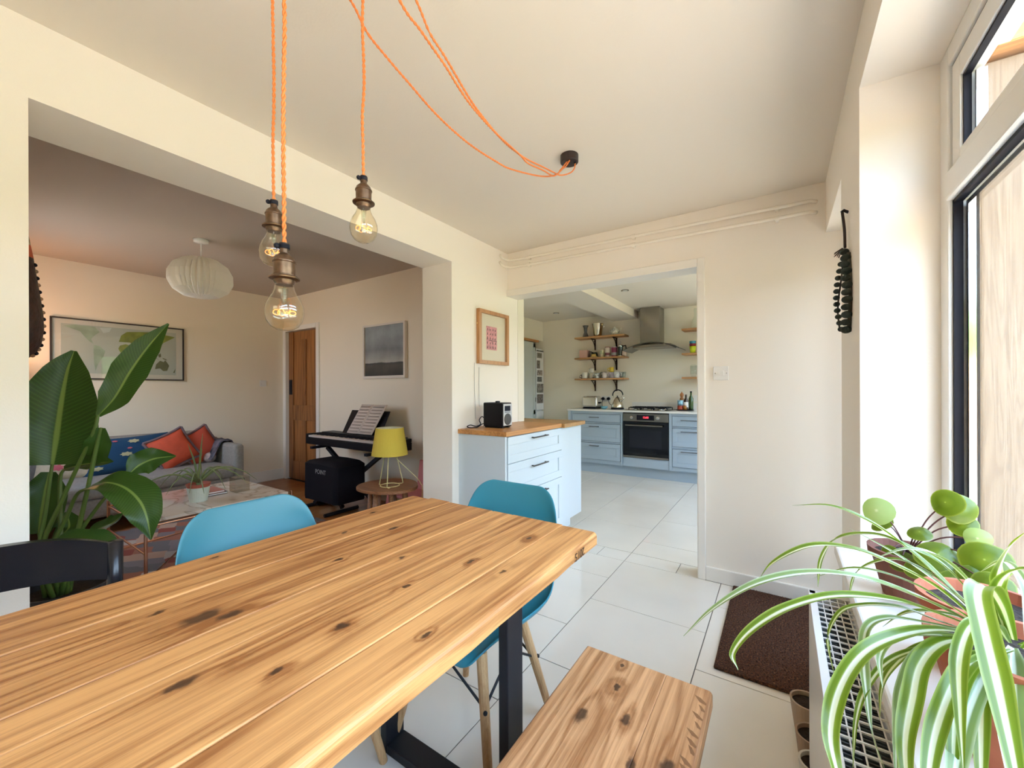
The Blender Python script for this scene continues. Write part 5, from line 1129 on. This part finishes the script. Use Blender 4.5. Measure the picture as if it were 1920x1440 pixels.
def cushion(label, c, w_, h_, th, rot, tilt, m, fringe=None, extra=None):
    """square cushion; its face looks along +X; rot turns it in its own plane"""
    r = thing('cushion', label, 'cushion', c, 0, 'cushions on the sofa')
    n = 15; M = Matrix.Translation(c) @ Matrix.Rotation(tilt, 4, 'Y') @ Matrix.Rotation(rot, 4, 'X'); g = G()
    for sgn in (1, -1):
        P = []
        for j in range(n):
            for i in range(n):
                u = -1+2*i/(n-1); v = -1+2*j/(n-1); q = (1-abs(u)**3)*(1-abs(v)**3); pin = 1-.07*(1-abs(u)**2 if abs(v) > .99 else 0)-.07*(1-abs(v)**2 if abs(u) > .99 else 0)
                P.append(M @ Vector((sgn*th*.5*max(0, q)**.5, u*w_/2*(1-.08*(1-v*v)), v*h_/2*(1-.08*(1-u*u)))))
        g.grid(P, n, n)
    cv = obj('cover', g, m, r, smooth=True)
    if fringe:
        f = G(); cnt = 30
        for s_ in range(4):
            for i in range(cnt):
                u = -1+2*i/(cnt-1); e = .92+.08*u*u
                q = [(u*w_/2, e*h_/2), (u*w_/2, -e*h_/2), (e*w_/2, u*h_/2), (-e*w_/2, u*h_/2)][s_]; d = [(0, 1), (0, -1), (1, 0), (-1, 0)][s_]
                f.sphere(M @ Vector((0, q[0]+d[0]*.010, q[1]+d[1]*.010)), .013, 6, 4)
        fr = obj('fringe', f, fringe, r); fr['kind'] = 'stuff'
    if extra:
        for (u, v, rad, mm) in extra:
            g2 = G(); k_ = 14; vs = []
            for i in range(k_):
                a = 2*pi*i/k_; rr = rad*(1 if i % 2 else .72); uu = u+rr*cos(a); vv = v+rr*sin(a)*.75
                q = max(0, (1-abs(uu)**3)*(1-abs(vv)**3)); vs.append(M @ Vector((th*.5*q**.5+.006, uu*w_/2*(1-.08*(1-vv*vv)), vv*h_/2)))
            q = max(0, (1-abs(u)**3)*(1-abs(v)**3)); vs.append(M @ Vector((th*.5*q**.5+.008, u*w_/2, v*h_/2)))
            g2.add(vs, [(k_, i, (i+1) % k_) for i in range(k_)]); obj('motif', g2, mm, cv)
    return r
VEL = mat('orange_velvet', (.62, .085, .035), .8, noise=.15, nscale=8); FRG = mat('mauve_fringe', (.20, .13, .14), .95)
YF_ = mat('motif_cream', (.50, .44, .25), .9); PK_ = mat('motif_pink', (.55, .12, .14), .9)
cushion('dark blue cushion with cream and pink flowers', (-5.27, 1.20, .585), .66, .36, .15, .04, -.30, mat('navy_cotton', (.012, .055, .12), .9), None,
        [(-.75, -.62, .15, YF_), (-.62, .45, .13, YF_), (-.1, -.05, .16, YF_), (.12, .62, .15, YF_), (.0, .25, .07, PK_), (-.6, -.05, .08, PK_), (.1, -.68, .12, PK_), (.72, -.35, .14, YF_), (.75, .3, .1, YF_), (-.3, .7, .07, PK_), (.45, .12, .08, PK_)])
cushion('cream cushion embroidered with flowers, behind the big leaves', (-5.30, .82, .585), .42, .40, .14, -.1, -.28, mat('cream_linen', (.62, .50, .34), .9, noise=.1, nscale=30), None, [(.3, .3, .2, mat('sage_motif', (.20, .22, .10), .9)), (.2, -.1, .25, mat('plum_motif', (.25, .10, .09), .9)), (-.4, -.4, .2, PK_)])
cushion('bright orange velvet cushion standing on its corner, left one', (-5.15, 1.515, .600), .33, .33, .12, radians(25), -.30, VEL, FRG)
cushion('orange velvet cushion standing on its corner, right one', (-5.23, 1.765, .600), .33, .33, .11, radians(28), -.30, mat('darker_orange_velvet', (.50, .07, .035), .8), FRG)
g = G(); P = []
for j in range(15):
    s_ = j/14
    for i in range(9):
        x_ = -5.45+.42*i/8
        if s_ < .4: y_ = 1.80+.10*s_/.4; z_ = .46+.19*s_/.4
        elif s_ < .6: y_ = 1.90+.11*(s_-.4)/.2; z_ = .655
        else: y_ = 2.015+.012*sin(i*1.5); z_ = .65-.26*(s_-.6)/.4
        P.append((x_, y_, z_+.006*sin(i*2+j)))
g.grid(P, 9, 15); tag(obj('throw_blanket', g, mat('patterned_throw', (.10, .085, .10), .95, noise=.9, nscale=14), smooth=True, solid=.008), 'dark patterned throw over the right sofa arm', 'blanket')
one('cushion', 'small pale pink crumpled cushion by the sofa arm', 'cushion', G().sphere((-5.16, 1.83, .475), .075, 14, 8, sx=.9, sy=.8, sz=.75), mat('pale_pink_fabric', (.50, .36, .32), .95, noise=.3, nscale=30), 0)

# rug
def rugf(N, L, t):
    mp = N.new('ShaderNodeMapping'); mp.inputs['Scale'].default_value = (4.5, 6.5, 1); mp.inputs['Rotation'].default_value = (0, 0, .5); L.new(t.outputs['Object'], mp.inputs[0])
    v = N.new('ShaderNodeTexVoronoi'); v.distance = 'CHEBYCHEV'; v.inputs['Scale'].default_value = 1.6; v.inputs['Randomness'].default_value = .45; L.new(mp.outputs[0], v.inputs['Vector'])
    s = N.new('ShaderNodeSeparateXYZ'); L.new(v.outputs['Color'], s.inputs[0])
    return ramp(N, L, s.outputs[0], [(0, (.20, .17, .16)), (.22, (.42, .16, .09)), (.38, (.26, .21, .20)), (.52, (.60, .38, .26)), (.66, (.33, .08, .05)), (.80, (.30, .25, .23)), (.92, (.55, .46, .38))], True)
one('rug', 'red, pink and grey geometric patterned rug under the coffee table', 'rug', G().box(-4.66, -2.72, .32, 2.13, 0, .012), texmat('geometric_rug', rugf, .95), 0, smooth=False, bevel=.003)
# coffee table
r = thing('coffee_table', 'low marble topped table on thin copper legs', 'table', (-3.56, 1.22, .012))
def marb(N, L, t):
    z = N.new('ShaderNodeTexNoise'); z.inputs['Scale'].default_value = 3; z.inputs['Detail'].default_value = 9; z.inputs['Distortion'].default_value = 1.5; L.new(t.outputs['Object'], z.inputs['Vector'])
    return ramp(N, L, z.outputs['Fac'], [(.35, (.62, .52, .42)), (.47, (.60, .49, .40)), (.50, (.32, .24, .18)), (.53, (.64, .54, .44)), (.7, (.66, .58, .50))])
obj('marble_top', G().box(-3.945, -3.16, .805, 1.635, .40, .42), texmat('veined_marble', marb, .07), r, bevel=.002)
lx = (-3.95, -3.155); ly = (.795, 1.655)
for a in lx:
    for b_ in ly: obj('leg', G().tube([(a, b_, .012), (a, b_, .425)], .009, 10), COPPER, r)
g = G().tube([(lx[0], ly[0], .385), (lx[1], ly[0], .385)], .006, 8).tube([(lx[0], ly[1], .385), (lx[1], ly[1], .385)], .006, 8).tube([(lx[0], ly[0], .385), (lx[0], ly[1], .385)], .006, 8).tube([(lx[1], ly[0], .385), (lx[1], ly[1], .385)], .006, 8)
obj('top_frame', g, COPPER, r)
obj('diagonal_brace', G().tube([(lx[1], ly[0], .06), (lx[0], ly[1], .33)], .006, 8).tube([(lx[0], ly[0], .06), (lx[1], ly[1], .33)], .006, 8).tube([(lx[0], ly[0], .22), (lx[1], ly[0], .22)], .006, 8), COPPER, r)
r = thing('aloe_plant', 'spiky aloe in a white patterned pot on the marble table', 'plant', (-3.43, 1.15, .42))
ac = Vector((-3.43, 1.15, .42))
obj('pot', G().lathe([(.052, 0), (.068, .10), (.064, .10), (.058, .09), (.001, .088)], ac, 28), mat('mint_white_pot', (.62, .66, .56), .6, bump=.5, bscale=50), r)
obj('inner_pot', G().lathe([(.062, .09), (.069, .112), (.073, .124), (.066, .124), (.05, .112), (.001, .11)], ac, 24), mat('red_brown_pot', (.42, .10, .06), .7), r)
ALO = mat('aloe_leaf', (.20, .24, .09), .45)
for i in range(15):
    a = i*2.4; ln = .17+.12*random.random(); el = 1.35 if i < 3 else random.uniform(.15, .7)
    d = Vector((cos(a), sin(a), 0)); b0 = ac+Vector((0, 0, .13)); p1 = b0+d*ln*.5*cos(el)+Vector((0, 0, ln*.55*sin(el)+.03)); p2 = b0+d*ln*cos(el)+Vector((0, 0, ln*sin(el)*(1.1 if i < 3 else .45)-.0)); p3 = b0+d*ln*1.35*cos(el)+Vector((0, 0, ln*(1.5*sin(el) if i < 3 else .0)-.03))
    obj('leaf', G().tube(catmull([b0, p1, p2, p3], 5), .0085, 6, r2=.001), ALO, r, smooth=True)
obj('stem', G().tube([ac+Vector((0, 0, .10)), ac+Vector((0, 0, .16))], .013, 8), ALO, r)
r = thing('glass_vase', 'square clear glass tank vase beside the aloe', 'vase', (-3.50, 1.44, .42))
obj('vessel', G().box(-3.55, -3.45, 1.39, 1.49, .421, .53), glass('thick_clear_glass', (.80, .76, .68), 1.5, 1.5), r)
for q, (zz, c_, lab) in enumerate(((.421, (.04, .03, .03), 'dark book at the bottom of the pile behind the aloe'), (.436, (.45, .18, .14), 'rust coloured book on top behind the aloe'))):
    rr = thing('book', lab, 'book', (-3.58, 1.30, zz), 0, 'books on the coffee table')
    obj('cover', G().box(-3.70, -3.50, 1.20-.02*q, 1.36-.02*q, zz, zz+.003).box(-3.70, -3.50, 1.20-.02*q, 1.36-.02*q, zz+.011, zz+.014), mat('book_%d' % q, c_, .6), rr); obj('pages', G().box(-3.698, -3.503, 1.203-.02*q, 1.357-.02*q, zz+.003, zz+.011), WHITE, rr)

# keyboard, stand, stool
r = thing('digital_piano', 'black digital piano keyboard against the door wall', 'piano', (-3.6, 2.5, .62))
KB0, KB1, ky0, ky1 = -4.26, -2.93, 2.39, 2.68
obj('case', G().box(KB0, KB1, ky0, ky1, .625, .70).box(KB0, KB0+.05, ky0, ky1, .70, .735).box(KB1-.05, KB1, ky0, ky1, .70, .735).box(KB0+.05, KB1-.05, ky0+.15, ky1, .70, .745), BLKP, r, bevel=.006)
kw = mat('ivory_key', (.62, .52, .45), .35)
nk = 52; kwid = (KB1-KB0-.10)/nk; ko = None
for i in range(nk):
    if ko is None: ko = obj('white_key', G().box(KB0+.05+.0004, KB0+.05+kwid-.0004, ky0+.005, ky0+.15, .702, .722), kw, r)
    else:
        c = ko.copy(); C.objects.link(c); c.parent = r; c.location = (i*kwid, 0, 0)
ko = None; pat = [1, 0, 1, 1, 0, 1, 1]
for i in range(nk-1):
    if pat[i % 7]:
        if ko is None: ko = obj('black_key', G().box(KB0+.05+kwid-.005, KB0+.05+kwid+.005, ky0+.055, ky0+.15, .722, .732), BLACK, r); i0 = i
        else:
            c = ko.copy(); C.objects.link(c); c.parent = r; c.location = ((i-i0)*kwid, 0, 0)
obj('music_rest', G().quadbar((-3.60, 2.60, .745), (-3.60, 2.72, .98), .008, .62, (1, 0, 0)), BLKP, r)
r = thing('sheet_music', 'open book of sheet music on the piano music rest', 'book', (-3.56, 2.6, .76))
def page(x0, x1, bulge):
    P = []
    for j in range(7):
        for i in range(7):
            u = i/6; v = j/6; P.append((x0+(x1-x0)*u+.085*v, 2.574+.125*v-bulge*sin(pi*u)*.5, .752+.295*v))
    return G().grid(P, 7, 7)
PAP = mat('paper_page', (.66, .55, .47), .8)
pg1 = obj('page', page(-3.80, -3.605, .02), PAP, r, smooth=True, solid=.002); pg2 = obj('page', page(-3.605, -3.39, .02), PAP, r, smooth=True, solid=.002)
INK = mat('faded_ink', (.30, .22, .18), .9)
def staves(x0, x1, par, t0):
    g = G()
    for j in range(t0, 9):
        v = .06+j*.105
        for k_ in range(4):
            vv = v+k_*.012; P = [(x0+.02+(x1-x0-.04)*u+.085*vv, 2.5705+.125*vv-.010*sin(pi*(.1+.8*u))-.0035, .752+.295*vv) for u in (0, .25, .5, .75, 1)]
            g.tube(P, .0009, 4)
    obj('staves', g, INK, par)
staves(-3.80, -3.605, pg1, 0); staves(-3.605, -3.39, pg2, 0)
r = thing('keyboard_stand', 'black folding X stand under the piano', 'stand', (-3.6, 2.5, 0))
obj('cross_bar', G().quadbar((-3.98, 2.47, .60), (-3.10, 2.47, .06), .035, .035, (0, 1, 0)), BLKMET, r); obj('cross_bar', G().quadbar((-3.14, 2.52, .60), (-3.98, 2.52, .06), .035, .035, (0, 1, 0)), BLKMET, r)
for a in (-4.0, -3.12): obj('rubber_arm', G().quadbar((a, 2.30, .612), (a, 2.70, .612), .035, .025), BLACK, r)
for a in (-3.08, -4.0): obj('floor_bar', G().quadbar((a, 2.36, .032), (a, 2.72, .032), .04, .04), BLKMET, r)
obj('pivot', G().lathe([(.045, -.03), (.045, .03)], (-3.56, 2.495, .335), 16), BLKMET, r)
r = thing('keyboard_stool', 'black padded keyboard stool under a hanging black cover with faint lettering', 'stool', (-3.68, 2.36, 0))
AM = mat('black_cover_cloth', (.008, .006, .009), .75, spec=.2)
vs = []; cc = [(.0, .505), (.55, .512), (.85, .500), (1.0, .475), (1.0, .16), (.985, .13)]; n = 40
for (q, z) in cc:
    for i in range(n):
        a = 2*pi*i/n; ca, sa = cos(a), sin(a); e = .22
        x_ = -3.69+.285*q*abs(ca)**e*(1 if ca > 0 else -1); y_ = 2.365+.165*q*abs(sa)**e*(1 if sa > 0 else -1)
        fl = .006*sin(a*7)*(1 if z < .3 else 0); vs.append((x_+fl, y_+fl, z+.012*cos(pi*(x_+3.69)/.6)*(1 if z > .47 else 0)))
fs = [(j*n+i, j*n+(i+1) % n, (j+1)*n+(i+1) % n, (j+1)*n+i) for j in range(len(cc)-1) for i in range(n)]
cv = obj('cover', G().add(vs, fs), AM, r, smooth='a')
obj('seat_pad', G().box(-3.95, -3.43, 2.23, 2.50, .42, .48), mat('black_vinyl', (.012, .008, .010), .5, spec=.25), r, bevel=.02, seg=3)
obj('cross_bar', G().quadbar((-3.98, 2.39, .42), (-3.60, 2.39, .04), .035, .03, (0, 1, 0)), BLKMET, r); obj('cross_bar', G().quadbar((-3.50, 2.34, .42), (-4.00, 2.34, .04), .035, .03, (0, 1, 0)), BLKMET, r)
for a in (-4.04, -3.57): obj('foot_bar', G().tube([(a, 2.18, .018), (a, 2.54, .018)], .018, 10), BLKMET, r)
text('POINT', .06, Matrix.Translation((-3.66, 2.1975, .415)) @ Matrix.Rotation(pi/2, 4, 'X'), mat('grey_letter', (.30, .28, .28), .6), cv)

# side table with yellow lamp
SX, SY, SZ = -2.585, 2.12, .45
r = thing('side_table', 'round walnut side table with peg legs carrying the yellow lamp', 'table', (SX, SY, 0))
P = []; n = 48; vs = []
for z in (SZ-.022, SZ-.004, SZ):
    for i in range(n):
        a = 2*pi*i/n; rr = .245*(1+.035*cos(3*a+.6))*(1 if z < SZ else .985); vs.append((SX+rr*cos(a), SY+rr*sin(a)*.92, z))
fs = [tuple(range(n))[::-1], tuple(2*n+i for i in range(n))]
for j in range(2):
    for i in range(n): fs.append((j*n+i, j*n+(i+1) % n, (j+1)*n+(i+1) % n, (j+1)*n+i))
obj('tabletop', G().add(vs, fs), WALNUT, r)
for i in range(7):
    a = 2*pi*i/7+.3; obj('leg', G().tube([(SX+.17*cos(a), SY+.16*sin(a), 0), (SX+.14*cos(a), SY+.13*sin(a), SZ-.022)], .018, 12), WALNUT, r, smooth=True)
YEL = mat('yellow_linen_shade', (.72, .54, .075), .85, bump=.3, bscale=200); YW = mat('yellow_wire', (.76, .66, .30), .45)
LX, LY = -2.545, 2.10
r = thing('table_lamp', 'yellow drum shade table lamp on a thin wire base', 'lamp', (LX, LY, SZ))
obj('lamp_shade', G().lathe([(.138, .245), (.105, .455), (.102, .455), (.135, .245)], (LX, LY, SZ), 40), YEL, r, smooth=False)
obj('shade_lining', G().lathe([(.1345, .246), (.1015, .454), (.1010, .454), (.134, .246)], (LX, LY, SZ), 40), mat('cream_lining', (.80, .74, .55), .9), r)
g = G(); ring = [(LX+.072*cos(a), LY+.072*sin(a), SZ+.006) for a in [2*pi*i/32 for i in range(33)]]; g.tube(ring, .0035, 6, cap=False)
for i in range(3):
    a = 2*pi*i/3+.15+pi; g.tube([(LX+.035*cos(a), LY+.035*sin(a), SZ+.31), (LX+.105*cos(a), LY+.105*sin(a), SZ+.012), (LX+.10*cos(a+.12), LY+.10*sin(a+.12), SZ+.006), (LX+.072*cos(a+.3), LY+.072*sin(a+.3), SZ+.006)], .0035, 6)
g.tube([(LX, LY, SZ+.31), (LX, LY, SZ+.38)], .014, 10)
obj('wire_base', g, YW, r, smooth=True)
obj('power_cord', G().tube(catmull([(LX, LY-.01, SZ+.27), (LX+.06, LY+.02, SZ+.21), (LX+.13, LY+.08, SZ+.12), (LX+.18, LY+.125, SZ+.05), (LX+.195, LY+.14, SZ+.012), (LX+.20, LY+.15, SZ-.02), (LX+.195, LY+.15, SZ-.22), (LX+.21, LY+.18, .02)], 6), .003, 6), YW, r, smooth=True)
# pink child chair behind
PKM = mat('pink_painted_wood', (.62, .20, .19), .5)
r = thing('child_chair', 'small pink painted chair behind the side table', 'chair', (-2.78, 2.58, 0))
obj('backrest', G().quadbar((-2.70, 2.63, .28), (-2.70, 2.67, .55), .02, .22, (1, 0, 0)), PKM, r, bevel=.01); obj('seat', G().box(-2.86, -2.54, 2.36, 2.68, .26, .285), PKM, r, bevel=.008)
for a in (-2.86, -2.54):
    for b_ in (2.36, 2.66): obj('leg', G().quadbar((a+(-.05 if a < -2.7 else .05), b_, 0), (a+(.02 if a < -2.7 else -.02), b_, .27), .10, .02, (0, 1, 0)), PKM, r, bevel=.006)
r = thing('storage_pouf', 'red square pouf in the corner behind the side table', 'pouf', (-2.36, 2.68, 0))
obj('body', G().box(-2.52, -2.21, 2.54, 2.85, 0, .40), mat('red_fabric', (.26, .025, .02), .85), r, bevel=.02, seg=3)
one('cushion', 'black and cream leaf patterned cushion on the red pouf', 'cushion', G().sphere((-2.37, 2.70, .50), .16, 18, 12, sx=.92, sy=.85, sz=.66), texmat('leafy_print', lambda N, L, t: (lambda v: (v.inputs['Scale'].__setattr__('default_value', 22), L.new(t.outputs['Object'], v.inputs['Vector']), ramp(N, L, v.outputs['Distance'], [(0, (.50, .46, .36)), (.38, (.45, .42, .32)), (.5, (.05, .06, .05)), (1, (.04, .04, .04))]))[-1])(N.new('ShaderNodeTexVoronoi')), .9), 0)
# warm lamp standing behind the pier, lights the map wall corner
r = thing('floor_lamp', 'lit floor lamp in the sofa corner, hidden by the wall pier', 'lamp', (-5.35, .38, 0))
obj('pole', G().tube([(-5.35, .38, 0), (-5.35, .38, 1.35)], .01, 8), BLKMET, r); obj('base', G().lathe([(.12, 0), (.12, .015), (.02, .02)], (-5.35, .38, 0), 20), BLKMET, r)
obj('lamp_shade', G().lathe([(.14, 1.30), (.11, 1.50)], (-5.35, .38, 0), 24), mat('warm_shade', (.8, .6, .4), .9), r).data.materials[0]
l = bpy.data.lights.new('lamp_glow', 'POINT'); l.energy = 5; l.color = (1, .52, .24); l.shadow_soft_size = .05
o = bpy.data.objects.new('lamp_glow', l); C.objects.link(o); o.location = (-5.35, .38, 1.53)
